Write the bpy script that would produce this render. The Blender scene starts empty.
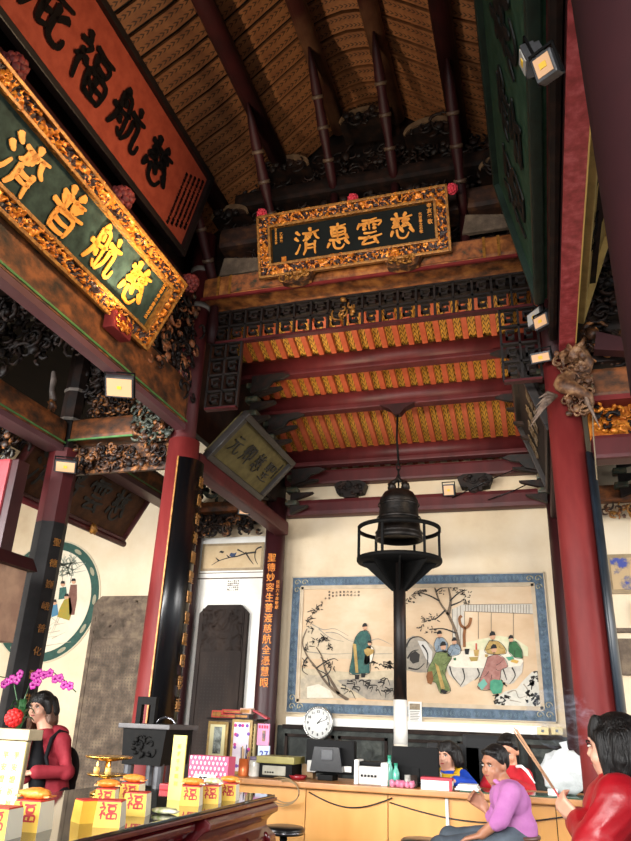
import bpy, bmesh, math, random
from math import sin, cos, pi, radians, sqrt, atan2, hypot
from mathutils import Vector, Matrix, noise
random.seed(7)
S = bpy.context.scene
COL = S.collection
V = Vector
# ------------------------------------------------------------------ camera
F, YAW, PITCH, ROLL, EYE = 709.5, radians(17.72), radians(23.04), radians(2.344), 1.4
_f = V((-sin(YAW)*cos(PITCH), cos(YAW)*cos(PITCH), sin(PITCH)))
_r = V((cos(YAW), sin(YAW), 0)); _u = _r.cross(_f)
RR = cos(ROLL)*_r + sin(ROLL)*_u; UU = -sin(ROLL)*_r + cos(ROLL)*_u
cd = bpy.data.cameras.new('camera'); cam = bpy.data.objects.new('camera', cd); COL.objects.link(cam)
cd.sensor_fit = 'VERTICAL'; cd.sensor_height = 24; cd.lens = F/841*24; cd.clip_start = .02
cam.matrix_world = Matrix(((RR.x, UU.x, -_f.x, 0), (RR.y, UU.y, -_f.y, 0), (RR.z, UU.z, -_f.z, EYE), (0, 0, 0, 1)))
S.camera = cam
def at(x, y, ax, val):
    "world point of a photo pixel on the plane axis=val (surveying the place)"
    d = RR*((x-315.5)/F) + UU*(-(y-420.5)/F) + _f
    o = V((0, 0, EYE)); return o + d*((val-o[ax])/d[ax])
# ------------------------------------------------------------------ materials
def lin(h):
    h = h.lstrip('#'); r = []
    for i in (0, 2, 4):
        c = int(h[i:i+2], 16)/255; r.append(c/12.92 if c <= .04045 else ((c+.055)/1.055)**2.4)
    return (*r, 1)
MATS = {}
def mat(name, c1, c2=None, scale=8, rough=.5, metal=0, c3=None, bump=0, bscale=None, stretch=(1, 1, 1), detail=4, emit=0, coat=0, spec=.5, alpha=1, trans=0, lo=.35, hi=.65):
    if name in MATS: return MATS[name]
    m = bpy.data.materials.new(name); m.use_nodes = True; nt = m.node_tree; b = nt.nodes['Principled BSDF']
    b.inputs['Base Color'].default_value = lin(c1); b.inputs['Roughness'].default_value = rough; b.inputs['Metallic'].default_value = metal
    b.inputs['Coat Weight'].default_value = coat; b.inputs['Specular IOR Level'].default_value = spec; b.inputs['Alpha'].default_value = alpha
    b.inputs['Transmission Weight'].default_value = trans
    if emit: b.inputs['Emission Color'].default_value = lin(c1); b.inputs['Emission Strength'].default_value = emit
    if c2 or bump:
        tc = nt.nodes.new('ShaderNodeTexCoord'); mp = nt.nodes.new('ShaderNodeMapping'); mp.inputs['Scale'].default_value = stretch
        nt.links.new(tc.outputs['Object'], mp.inputs['Vector'])
    if c2:
        n = nt.nodes.new('ShaderNodeTexNoise'); n.inputs['Scale'].default_value = scale; n.inputs['Detail'].default_value = detail; n.inputs['Roughness'].default_value = .6
        nt.links.new(mp.outputs[0], n.inputs['Vector'])
        r = nt.nodes.new('ShaderNodeValToRGB'); e = r.color_ramp.elements
        e[0].position = lo; e[0].color = lin(c1); e[1].position = hi; e[1].color = lin(c2)
        if c3: q = e.new((lo+hi)/2); q.color = lin(c3)
        nt.links.new(n.outputs['Fac'], r.inputs['Fac']); nt.links.new(r.outputs[0], b.inputs['Base Color'])
    if bump:
        n = nt.nodes.new('ShaderNodeTexNoise'); n.inputs['Scale'].default_value = bscale or scale*3; n.inputs['Detail'].default_value = 5
        nt.links.new(mp.outputs[0], n.inputs['Vector'])
        bp = nt.nodes.new('ShaderNodeBump'); bp.inputs['Strength'].default_value = bump; bp.inputs['Distance'].default_value = .02
        nt.links.new(n.outputs['Fac'], bp.inputs['Height']); nt.links.new(bp.outputs[0], b.inputs['Normal'])
    MATS[name] = m; return m
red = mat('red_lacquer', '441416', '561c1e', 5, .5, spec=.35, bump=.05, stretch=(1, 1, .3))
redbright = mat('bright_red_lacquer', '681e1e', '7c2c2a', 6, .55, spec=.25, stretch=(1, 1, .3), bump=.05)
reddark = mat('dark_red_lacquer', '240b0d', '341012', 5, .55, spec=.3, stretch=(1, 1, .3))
maroon = mat('maroon_lacquer', '2e1014', '3c1418', 3, .45)
altarred = mat('altar_lacquer', '500f13', rough=.25, coat=.3)
black = mat('black_lacquer', '0c0c0e', rough=.25)
iron = mat('dark_iron', '060606', '0e0c0a', 20, .7, 0, spec=.15, bump=.1, bscale=60)
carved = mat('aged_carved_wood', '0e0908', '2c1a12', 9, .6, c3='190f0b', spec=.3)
carvedgilt = mat('carved_wood_worn_gilt', '1c110c', 'a86a34', 14, .5, c3='4a2c18')  # dark wood mottled at random with gilt
gilt = mat('gilding', 'a85410', 'e0902c', 30, .4, .35, c3='c87420')
giltdim = mat('old_gilding', '7a4c1c', 'b07a34', 30, .45, .3)
giltink = mat('gilt_writing', 'd8882a', 'eca040', 12, .45, .1)
ground = mat('relief_ground', '1c0a06', '3a140a', 20, .5)
grounddk = mat('relief_ground_dark', '1a0d08', '2c140a', 20, .5)
painted = mat('painted_beam', '241a10', '8a4e24', 7, .55, c3='5c3418', detail=8, stretch=(1, 1, 1.5), bump=.1)
paintedgr = mat('painted_beam_floral', '24352a', 'a8683a', 13, .55, c3='8a5030', detail=6)
greenline = mat('green_paint', '3c6a38', '5a8a4a', 6, .5)
plaster = mat('cream_plaster', 'e6d6bc', 'c4a886', 1.4, .85, c3='dcc8a8', detail=8, bump=.08, bscale=30, lo=.3, hi=.8)
whitepl = mat('white_plaster', 'f0eee8', 'dcd6ca', 2.0, .8, detail=8)
stone = mat('grey_stone', '4c4238', '7c6c5a', 7, .8, c3='64564a', detail=8, spec=.2, bump=.3, bscale=60)
stonedk = mat('dark_stone', '1e1714', '342923', 4, .6, c3='281f1b', detail=8, spec=.12, stretch=(1, 1, .4), bump=.25, bscale=50)
stonegreen = mat('dado_stone', '1c201e', '484c46', 6, .7, c3='2e322e', bump=.3, bscale=40)
wood = mat('counter_laminate', 'c4883e', 'd89e54', 2.5, .4, stretch=(1, 1, .4), detail=3)
woodedge = mat('counter_edge', 'a8703c', 'bc8248', 5, .4)
white = mat('white_paint', 'f2f0ea', rough=.5)
skin = mat('skin', 'c48a6c', 'b87c60', 9, .5)
skinlt = mat('skin_light', 'd8a68c', 'cc967c', 9, .5)
hairm = mat('black_hair', '080606', '14100e', 14, .5, spec=.35, stretch=(6, 6, .6), bump=.5, bscale=20)
hairbr = mat('brown_hair', '4a2e20', '6c4832', 14, .4, stretch=(6, 6, .6), bump=.5, bscale=20)
plast = mat('black_plastic', '060607', rough=.6, spec=.15)
grey = mat('grey_plastic', 'b8b6b0', rough=.45)
paper = mat('white_paper', 'efede6', rough=.8)
gold = mat('gold_metal', 'c89a4a', rough=.25, metal=.9)
ink = mat('ink', '1c1a18', rough=.7)
# ------------------------------------------------------------------ objects
MW = {}
def tag(o, label=None, cat=None, group=None, kind=None):
    if label: o['label'] = label
    if cat: o['category'] = cat
    if group: o['group'] = group
    if kind: o['kind'] = kind
    return o
def thing(name, label, cat, loc=(0, 0, 0), group=None, M=None):
    o = bpy.data.objects.new(name, None); COL.objects.link(o); o.empty_display_size = .1
    M = M or Matrix.Translation(V(loc)); o.matrix_world = M; MW[o.name] = M.copy()
    return tag(o, label, cat, group)
def frameM(o, xd, up):
    x = V(xd).normalized(); z = V(up).normalized(); y = z.cross(x)
    return Matrix(((x.x, y.x, z.x, o[0]), (x.y, y.y, z.y, o[1]), (x.z, y.z, z.z, o[2]), (0, 0, 0, 1)))
class MB:
    def __init__(s): s.v = []; s.f = []; s.m = []; s.sm = []
    def add(s, vs, fs, mi=0, sm=False, M=None):
        k = len(s.v)
        for v in vs:
            v = V(v); s.v.append(M @ v if M else v)
        for f in fs: s.f.append([i+k for i in f]); s.m.append(mi); s.sm.append(sm)
        return s
    def box(s, a, b, mi=0, bev=0, M=None):
        x0, y0, z0 = [min(p, q) for p, q in zip(a, b)]; x1, y1, z1 = [max(p, q) for p, q in zip(a, b)]
        if bev <= 0:
            return s.add([(x0,y0,z0),(x1,y0,z0),(x1,y1,z0),(x0,y1,z0),(x0,y0,z1),(x1,y0,z1),(x1,y1,z1),(x0,y1,z1)],
                  [(0,3,2,1),(4,5,6,7),(0,1,5,4),(1,2,6,5),(2,3,7,6),(3,0,4,7)], mi, False, M)
        bm = bmesh.new(); bmesh.ops.create_cube(bm, size=1)
        for v in bm.verts: v.co = V(((x0+x1)/2+v.co.x*(x1-x0), (y0+y1)/2+v.co.y*(y1-y0), (z0+z1)/2+v.co.z*(z1-z0)))
        bmesh.ops.bevel(bm, geom=bm.edges[:], offset=bev, segments=2, affect='EDGES', profile=.7)
        bm.verts.index_update(); s.add([v.co[:] for v in bm.verts], [[v.index for v in f.verts] for f in bm.faces], mi, False, M); bm.free(); return s
    def tube(s, pts, r, n=8, mi=0, cap=True, M=None, sm=True):
        pts = [V(p) for p in pts]; L = len(pts)
        rs = r if isinstance(r, (list, tuple)) else [r]*L
        vs = []; up = None
        for i, p in enumerate(pts):
            t = (pts[min(i+1, L-1)]-pts[max(i-1, 0)])
            t = t.normalized() if t.length > 1e-9 else V((0, 0, 1))
            if up is None:
                up = V((0, 0, 1)) if abs(t.z) < .9 else V((1, 0, 0))
            a = t.cross(up)
            a = a.normalized() if a.length > 1e-6 else t.orthogonal().normalized()
            b = t.cross(a); up = -b if False else up
            for k in range(n):
                w = 2*pi*k/n; vs.append(p + a*cos(w)*rs[i] + b*sin(w)*rs[i])
        fs = [(i*n+k, i*n+(k+1) % n, (i+1)*n+(k+1) % n, (i+1)*n+k) for i in range(L-1) for k in range(n)]
        if cap: fs += [tuple(range(n))[::-1], tuple(range((L-1)*n, L*n))]
        return s.add(vs, fs, mi, sm, M)
    def lathe(s, prof, c=(0, 0, 0), n=24, mi=0, M=None, sm=True, cap=True):
        c = V(c); vs = [c+V((r*cos(2*pi*k/n), r*sin(2*pi*k/n), z)) for r, z in prof for k in range(n)]
        L = len(prof); fs = [(i*n+k, i*n+(k+1) % n, (i+1)*n+(k+1) % n, (i+1)*n+k) for i in range(L-1) for k in range(n)]
        if cap: fs += [tuple(range(n))[::-1], tuple(range((L-1)*n, L*n))]
        return s.add(vs, fs, mi, sm, M)
    def ball(s, c, r, n=10, mi=0, sc=(1, 1, 1), M=None, lump=0, seed=0):
        vs = []; c = V(c)
        for i in range(n+1):
            for k in range(2*n):
                a = pi*i/n; b = pi*k/n; d = V((sin(a)*cos(b), sin(a)*sin(b), cos(a)))
                q = r*(1+lump*noise.noise(d*3+V((seed, 0, 0)))); vs.append(c+V((d.x*q*sc[0], d.y*q*sc[1], d.z*q*sc[2])))
        fs = [(i*2*n+k, (i+1)*2*n+k, (i+1)*2*n+(k+1) % (2*n), i*2*n+(k+1) % (2*n)) for i in range(n) for k in range(2*n)]
        return s.add(vs, fs, mi, True, M)
    def prism(s, poly, a, b, axis=1, mi=0, M=None):
        "poly = 2D outline, extruded between a and b along the axis"
        def P(u, w, t): return (t, u, w) if axis == 0 else (u, t, w) if axis == 1 else (u, w, t)
        n = len(poly); vs = [P(u, w, a) for u, w in poly]+[P(u, w, b) for u, w in poly]
        return s.add(vs, [tuple(range(n)), tuple(range(2*n-1, n-1, -1))]+[(i, i+n, (i+1) % n+n, (i+1) % n) for i in range(n)], mi, False, M)
    def build(s, name, mats, parent=None, label=None, fixn=True, bevel=0, **kw):
        if not isinstance(mats, (list, tuple)): mats = [mats]
        if parent is not None: M = MW[parent.name].inverted()
        else:
            xs = [v.x for v in s.v]; ys = [v.y for v in s.v]; zs = [v.z for v in s.v]
            o0 = V(((min(xs)+max(xs))/2, (min(ys)+max(ys))/2, min(zs))); M = Matrix.Translation(-o0)
        me = bpy.data.meshes.new(name); me.from_pydata([M @ v for v in s.v], [], s.f)
        for m in mats: me.materials.append(m)
        me.polygons.foreach_set('material_index', s.m); me.polygons.foreach_set('use_smooth', s.sm)
        me.validate(); me.update()
        if fixn:
            bm = bmesh.new(); bm.from_mesh(me); bmesh.ops.recalc_face_normals(bm, faces=bm.faces[:]); bm.to_mesh(me); bm.free()
        o = bpy.data.objects.new(name, me); COL.objects.link(o)
        if parent is not None: o.parent = parent; MW[o.name] = MW[parent.name].copy()
        else: o.location = o0; MW[o.name] = Matrix.Translation(o0)
        if label: o['label'] = label
        for k, v in kw.items(): o[{'cat': 'category'}.get(k, k)] = v
        if bevel:
            b = o.modifiers.new('b', 'BEVEL'); b.width = bevel; b.segments = 2; b.limit_method = 'ANGLE'
        return o
def struct(name, mb, m, **k):
    return mb.build(name, m, kind='structure', **k)
def copy_tree(o, loc, parent=None):
    c = o.copy(); COL.objects.link(c); c.parent = parent
    if parent is None: c.location = loc
    for ch in [x for x in COL.objects if x.parent == o and x != c]: copy_tree(ch, None, c)
    return c
# text glyphs as meshes standing in the local XZ plane, facing -Y
def glyphs(txt, size, M=None, ext=.004, bold=0, wob=0, vertical=False, pitch=1.05, seed=0, sx=1, shear=0):
    out = MB(); n = 0
    for i, ch in enumerate(txt):
        if ch == ' ': continue
        cu = bpy.data.curves.new('t', 'FONT'); cu.body = ch; cu.size = size; cu.extrude = ext; cu.offset = bold*size; cu.align_x = 'CENTER'; cu.resolution_u = 3; cu.shear = shear
        o = bpy.data.objects.new('t', cu); COL.objects.link(o)
        dg = bpy.context.evaluated_depsgraph_get(); me = bpy.data.meshes.new_from_object(o.evaluated_get(dg))
        vs = []
        for v in me.vertices:
            x, y, z = v.co
            if wob:
                q = V((x/size*3.1+seed+i*5.7, y/size*3.1, seed)); x += wob*size*noise.noise(q); y += wob*size*noise.noise(q+V((9, 3, 1)))
            y -= size*.36
            vs.append((x*sx, -z, y))
        T = Matrix.Translation(V((0, 0, -i*pitch*size)) if vertical else V((i*pitch*size, 0, 0)))
        out.add(vs, [list(p.vertices) for p in me.polygons], 0, False, (M or Matrix()) @ T)
        bpy.data.objects.remove(o); bpy.data.curves.remove(cu); bpy.data.meshes.remove(me)
    return out
# relief ring or panel: grid in local XZ, facing -Y
def relief(mb, x0, x1, z0, z1, step, amp, hole=None, y=0, seed=0, freq=9, M=None, thr=.42, mi=(0, 1)):
    nx = max(2, int((x1-x0)/step)); nz = max(2, int((z1-z0)/step)); idx = {}; vs = []; fs = []; hs = []
    def H(x, z):
        p = V((x*freq+seed*3.7, seed, z*freq)); w = noise.noise_vector(p)*1.1
        a = noise.noise(p+w); b = noise.noise(p*2.3+w*1.5)
        return max(0, min(1, .45+abs(a)*1.5*cos(b*7)+.25*b))
    for j in range(nz+1):
        for i in range(nx+1):
            x = x0+(x1-x0)*i/nx; z = z0+(z1-z0)*j/nz
            if hole and hole[0]+step < x < hole[1]-step and hole[2]+step < z < hole[3]-step: continue
            h = H(x, z); idx[i, j] = len(vs); hs.append(h); vs.append((x, y-amp*h, z))
    A = ([], [])
    for j in range(nz):
        for i in range(nx):
            q = [(i, j), (i+1, j), (i+1, j+1), (i, j+1)]
            if all(k in idx for k in q):
                f = [idx[k] for k in q]; A[0 if sum(hs[k] for k in f)/4 > thr else 1].append(f)
    k0 = len(mb.v); mb.add(vs, A[0], mi[0], True, M)
    for f in A[1]: mb.f.append([i+k0 for i in f]); mb.m.append(mi[1]); mb.sm.append(True)
# open carving: scrolls, leaves and small blobs filling a box (local axes u = x or y, z up)
def carve(mb, a, b, n, seed=0, r=.05, th=.012, mi=0, blob=.4, nseg=10, mi2=None):
    R = random.Random(seed)
    for k in range(n):
        c = V([R.uniform(a[i], b[i]) for i in range(3)]); rr = r*R.uniform(.5, 1.2); m = mi2 if (mi2 is not None and R.random() < .35) else mi
        du = V((1, 0, 0)) if abs(b[0]-a[0]) >= abs(b[1]-a[1]) else V((0, 1, 0)); dn = V((0, 1, 0)) if du.x else V((1, 0, 0))
        if R.random() < blob:
            mb.ball(c, rr*.55, 5, m, (1 if du.x else .6, .6 if du.x else 1, R.uniform(.6, 1.2)), lump=.5, seed=k)
        else:
            w0 = R.uniform(0, 6.28); s = R.choice((-1, 1)); pts = []
            for i in range(nseg):
                t = i/(nseg-1); w = w0+s*t*R.uniform(4.4, 4.6); q = rr*(1.25-t)
                pts.append(c+du*cos(w)*q+V((0, 0, 1))*sin(w)*q+dn*(rr*.25*sin(t*3)))
            mb.tube(pts, [th*(1.1-.6*abs(2*i/(nseg-1)-.8)) for i in range(nseg)], 5, m)
def fret(mb, a, b, cell, t, dep, plane='x', seed=0, mi=0):
    "key-pattern lattice between corners a,b; plane x: runs in X,Z; plane y: runs in Y,Z"
    R = random.Random(seed)
    u0, u1 = (a[0], b[0]) if plane == 'x' else (a[1], b[1]); w = a[1] if plane == 'x' else a[0]; z0, z1 = a[2], b[2]
    nu = max(1, round((u1-u0)/cell)); nz = max(1, round((z1-z0)/cell)); cu = (u1-u0)/nu; cz = (z1-z0)/nz
    def B(p, q, r, s):
        if plane == 'x': mb.box((p, w, r), (q, w+dep, s), mi)
        else: mb.box((w, p, r), (w+dep, q, s), mi)
    for i in range(nu+1): B(u0+i*cu-t/2, u0+i*cu+t/2, z0, z1)
    for j in range(nz+1): B(u0, u1, z0+j*cz-t/2, z0+j*cz+t/2)
    for i in range(nu):
        for j in range(nz):
            x = u0+i*cu; z = z0+j*cz
            B(x+cu*.25, x+cu*.75, z+cz*.68, z+cz*.68+t); B(x+cu*.25, x+cu*.25+t, z+cz*.3, z+cz*.7)
            B(x+cu*.25, x+cu*.6, z+cz*.3, z+cz*.3+t); B(x+cu*.6, x+cu*.6+t, z+cz*.3, z+cz*.5)

# brush characters: strokes on a 100 x 100 square, swelling and tapering like ink
BR = {
'慈': '30,2 36,13|66,2 59,13|12,19 88,15|34,20 20,34 38,33|40,27 16,50 42,47|34,42 45,53|66,20 54,33 70,32|76,26 52,49 76,46|70,41 81,52|16,66 9,83|30,62 36,88 62,93 71,76|46,58 53,71|78,60 91,76',
'航': '30,1 23,14|20,16 18,60 6,92|20,16 44,14 45,86 35,82|6,49 54,42|28,25 34,35|28,60 35,69|72,3 77,16|56,27 97,22|66,40 64,70 50,94|66,42 84,40 84,84 96,87 99,68',
'普': '32,1 39,14|68,1 60,14|18,21 84,17|40,20 40,45|60,20 60,45|24,27 33,41|77,25 68,41|7,49 95,45|28,58 28,97|28,58 75,56 73,97|30,76 71,75|30,94 71,93',
'濟': '10,9 21,21|5,34 16,45|5,94 23,60|62,1 66,12|34,18 95,14|46,22 42,39 33,47|62,20 62,38|54,28 69,27|78,20 84,38 95,46|52,40 46,48|44,54 42,80 33,99|80,52 80,99|46,63 80,62|46,76 80,75',
'福': '18,1 25,13|5,25 34,21 7,58|20,38 20,99|28,46 37,57|45,10 93,7|54,20 54,43|54,20 86,18 84,41|56,39 82,38|48,53 50,97|48,53 93,50 90,96|50,73 88,71|70,53 70,93|50,93 88,92',
'庇': '50,0 57,11|14,19 91,12|20,20 16,60 3,97|38,34 37,84 57,75|38,57 56,50|91,34 68,53|66,28 66,83 90,88 95,69',
'雲': '26,6 77,4|14,18 7,35|14,20 91,16 82,33|50,6 50,43|26,26 37,29|26,37 37,39|64,26 75,28|64,37 75,39|28,54 75,52|8,69 93,65|48,69 20,93 76,90|66,80 81,97',
'惠': '22,12 81,9|28,22 28,49|28,22 75,20 74,47|30,34 72,33|30,46 72,45|50,1 50,59|16,61 87,56|80,49 89,60|16,72 9,87|30,70 36,92 62,96 71,81|48,66 55,77|78,68 91,82',
'元': '28,14 70,10|10,38 92,32|40,38 34,66 10,92|62,36 60,84 84,90 92,70',
'卿': '26,4 12,30 22,50|10,52 24,48|24,8 24,52 8,94|40,10 40,80|40,10 60,9 58,46|42,28 58,27|42,45 58,44|40,78 58,68|74,12 74,96|74,12 94,10 92,60 82,58',
'聖': '10,6 52,4|18,8 18,44|42,6 42,52|20,19 40,18|20,31 40,30|8,46 50,40|62,8 64,36|62,8 90,6 88,34|64,33 87,32|20,62 80,58|26,76 74,74|6,95 95,92|50,60 50,92',
}
def brush(ch, size, thick=8.5, ext=.008, seed=0):
    mb = MB(); R_ = random.Random(seed+ord(ch))
    for st in BR[ch].split('|'):
        P = [V([float(q) for q in p.split(',')]+[0]) for p in st.split()]; Q = []
        P = [p+V((R_.uniform(-1.5, 1.5), R_.uniform(-1.5, 1.5), 0)) for p in P]
        if len(P) == 2: P = [P[0], P[0].lerp(P[1], .5)+V((P[1].y-P[0].y, P[0].x-P[1].x, 0))*-.06, P[1]]
        for i in range(len(P)-1):
            for k in range(6):
                t = k/6; p0 = P[max(i-1, 0)]; p1 = P[i]; p2 = P[i+1]; p3 = P[min(i+2, len(P)-1)]
                Q.append(.5*((2*p1)+(p2-p0)*t+(2*p0-5*p1+4*p2-p3)*t*t*.9+(3*p1-p0-3*p2+p3)*t**3*.9))
        Q.append(P[-1]); n = len(Q); L = sum((Q[i+1]-Q[i]).length for i in range(n-1)); w0 = thick*(.62 if L > 30 else .8)*R_.uniform(.85, 1.15); vs = []
        d0 = (Q[1]-Q[0]).normalized(); d1 = (Q[-1]-Q[-2]).normalized(); Q = [Q[0]-d0*w0*.5]+Q+[Q[-1]+d1*w0*.35]; n += 2
        for i, q in enumerate(Q):
            s = i/(n-1); w = w0*(.35 if i == 0 else .25 if i == n-1 else (1.15-.5*sin(pi*min(1, s*1.3)*.5+.2)*.6-.35*s**3))
            tn = (Q[min(i+1, n-1)]-Q[max(i-1, 0)]).normalized(); nn = V((-tn.y, tn.x, 0)); 
            for y in (-ext, 0):
                for sg in (1, -1):
                    p = q+nn*w*sg; vs.append(((p.x-50)*size/100, y, (50-p.y)*size/100))
        fs = [(0, 1, 3, 2), (4*n-4, 4*n-2, 4*n-1, 4*n-3)]
        for i in range(n-1):
            a = 4*i; b = a+4; fs += [(a, a+1, b+1, b), (a+2, b+2, b+3, a+3), (a, b, b+2, a+2), (a+1, a+3, b+3, b+1)]
        mb.add(vs, fs)
    return mb
# ------------------------------------------------------------------ patterned boards
def chevmat(name, c1, c2, cd_, al, ac, freq, k, bw, th=.4, rw=.025):
    m = mat(name, c1, c2, 6, .6, stretch=(1, 1, 1)); nt = m.node_tree; b = nt.nodes['Principled BSDF']
    tc = nt.nodes.new('ShaderNodeTexCoord'); sx = nt.nodes.new('ShaderNodeSeparateXYZ'); nt.links.new(tc.outputs['Object'], sx.inputs[0])
    def mt(op, a, b_=None):
        n = nt.nodes.new('ShaderNodeMath'); n.operation = op
        for i, q in enumerate((a, b_)):
            if q is None: continue
            if isinstance(q, (int, float)): n.inputs[i].default_value = q
            else: nt.links.new(q, n.inputs[i])
        return n.outputs[0]
    A = sx.outputs[al]; C = sx.outputs[ac]; ab = mt('ABSOLUTE', C)
    cen = mt('ABSOLUTE', mt('SUBTRACT', ab, bw)); # distance from the row of marks
    ns = nt.nodes.new('ShaderNodeTexNoise'); ns.inputs['Scale'].default_value = 3; nt.links.new(tc.outputs['Object'], ns.inputs['Vector'])
    fr = mt('FRACT', mt('ADD', mt('MULTIPLY', mt('ADD', A, mt('MULTIPLY', cen, k)), freq), mt('MULTIPLY', ns.outputs[0], 1.5)))
    mask = mt('MULTIPLY', mt('LESS_THAN', fr, th), mt('LESS_THAN', cen, rw))
    mask = mt('MULTIPLY', mask, .85)
    base = b.inputs['Base Color'].links[0].from_socket
    mx = nt.nodes.new('ShaderNodeMixRGB'); nt.links.new(mask, mx.inputs[0]); nt.links.new(base, mx.inputs[1]); mx.inputs[2].default_value = lin(cd_)
    nt.links.new(mx.outputs[0], b.inputs['Base Color']); return m
plank_m = chevmat('marked_plank', '7c4c2c', '9a643c', '26160c', 0, 1, 26, 1.3, .043, .42, .018)
panel_m = chevmat('scalloped_board', 'a87628', 'd8a23c', '160c06', 1, 0, 15, -2.8, .024, .38, .02)
rafter_m = mat('rafter_red', '9c4428', 'b45838', 6, .5)
# ------------------------------------------------------------------ setting
def wallbox(name, a, b, m, **k): return struct(name, MB().box(a, b), m, **k)
fl = MB().box((-7.2, -3, -.1), (4.5, 8.3, 0)); struct('floor', fl, mat('floor_granite', '4a4642', '5e5a54', 3, .35, bump=.05))
wallbox('wall_back', (-7.2, 8.1, 0), (4.5, 8.3, 5.6), plaster)
wallbox('wall_left', (-7.2, 3.2, 0), (-7.0, 8.1, 4.9), plaster)
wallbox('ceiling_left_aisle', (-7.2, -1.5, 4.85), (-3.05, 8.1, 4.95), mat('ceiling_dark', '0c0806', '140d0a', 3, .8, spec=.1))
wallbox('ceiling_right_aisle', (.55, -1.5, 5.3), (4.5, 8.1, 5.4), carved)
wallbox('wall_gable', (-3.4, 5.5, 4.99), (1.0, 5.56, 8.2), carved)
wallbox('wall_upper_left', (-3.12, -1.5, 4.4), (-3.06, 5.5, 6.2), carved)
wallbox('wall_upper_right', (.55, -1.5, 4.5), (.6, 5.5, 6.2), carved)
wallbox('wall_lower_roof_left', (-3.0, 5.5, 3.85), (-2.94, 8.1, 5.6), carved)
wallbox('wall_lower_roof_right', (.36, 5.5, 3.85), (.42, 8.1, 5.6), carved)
prof = [(-3.5, 5.72), (-2.95, 6.05), (-2.72, 6.22), (-2.4, 6.44), (-2.12, 6.68), (-1.85, 6.94), (-1.57, 7.2), (-1.4, 7.28), (-1.27, 7.3), (-1.14, 7.28), (-.98, 7.2), (-.66, 6.94), (-.36, 6.68), (0, 6.44), (.25, 6.22), (.5, 6.05), (1.1, 5.72)]
ce = MB(); n = len(prof)
ce.add([(x, y, z+.05+d) for y in (-1.5, 5.52) for d in (0, .06) for x, z in prof], [(i, i+1, i+1+2*n, i+2*n) for i in range(n-1)]+[(i+n, i+1+n, i+1+3*n, i+3*n) for i in range(n-1)])
struct('ceiling_vault', ce, mat('vault_backing', '120a06', rough=.8))
# planks of the vault
pk = MB(); pts = [(x, z) for x, z in prof]
w = .083
pk.add([(x, s*w, z+d) for d in (0, .04) for s in (-1, 1) for x, z in pts],
       [(i, i+1, i+1+n, i+n) for i in range(n-1)]+[(i+2*n, i+1+2*n, i+1+3*n, i+3*n) for i in range(n-1)]+[(i, i+2*n, i+1+2*n, i+1) for i in range(n-1)]+[(i+n, i+1+n, i+1+3*n, i+3*n) for i in range(n-1)])
p0 = pk.build('ceiling_plank', plank_m)
tag(p0, 'curved ochre ceiling plank painted with rows of dark chevrons across the vault', 'plank', 'painted planks of the vaulted ceiling')
p0.data.transform(Matrix.Translation(p0.location)); p0.location = (0, 5.36, 0)
for i in range(1, 19):
    c = p0.copy(); c.location = (0, 5.36-.2*i, 0); COL.objects.link(c)
# lower roof: board panels and rafters sloping to the back wall
def zr(y): return 4.32+.35*(8.1-y)
X0, X1 = -2.92, .34; ncol = 24; pw = (X1-X0)/ncol
me = MB().add([(X0-.1, 5.4, zr(5.4)+.10), (X1+.1, 5.4, zr(5.4)+.10), (X1+.1, 8.2, zr(8.2)+.10), (X0-.1, 8.2, zr(8.2)+.10), (X0-.1, 5.4, zr(5.4)+.2), (X1+.1, 5.4, zr(5.4)+.2), (X1+.1, 8.2, zr(8.2)+.2), (X0-.1, 8.2, zr(8.2)+.2)], [(0, 1, 2, 3), (4, 7, 6, 5), (0, 4, 5, 1), (3, 2, 6, 7)])
struct('ceiling_lower_roof', me, mat('roof_deck', '2a1a10', rough=.7))
def sl(x0, x1, d0, d1):
    return MB().add([(x0, 5.42, zr(5.42)+d0), (x1, 5.42, zr(5.42)+d0), (x1, 8.09, zr(8.09)+d0), (x0, 8.09, zr(8.09)+d0), (x0, 5.42, zr(5.42)+d1), (x1, 5.42, zr(5.42)+d1), (x1, 8.09, zr(8.09)+d1), (x0, 8.09, zr(8.09)+d1)],
        [(0, 3, 2, 1), (4, 5, 6, 7), (0, 1, 5, 4), (1, 2, 6, 5), (2, 3, 7, 6), (3, 0, 4, 7)])
b0 = sl(-.047, .047, .06, .09).build('roof_board', panel_m); r0 = sl(-.027, .027, 0, .07).build('rafter', rafter_m)
tag(b0, 'yellow roof board with black scallop marks between red rafters', 'roof board', 'scalloped boards of the lower roof')
tag(r0, 'slim orange red rafter sloping down to the back wall', 'rafter', 'red rafters of the lower roof')
for o, dx in ((b0, .5), (r0, 1.0)):
    z0 = o.location.z; y0 = o.location.y
    for i in range(ncol if dx < 1 else ncol-1):
        c = o if i == 0 else o.copy()
        if i: COL.objects.link(c)
        c.location = (X0+pw*(i+dx), y0, z0)
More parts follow.
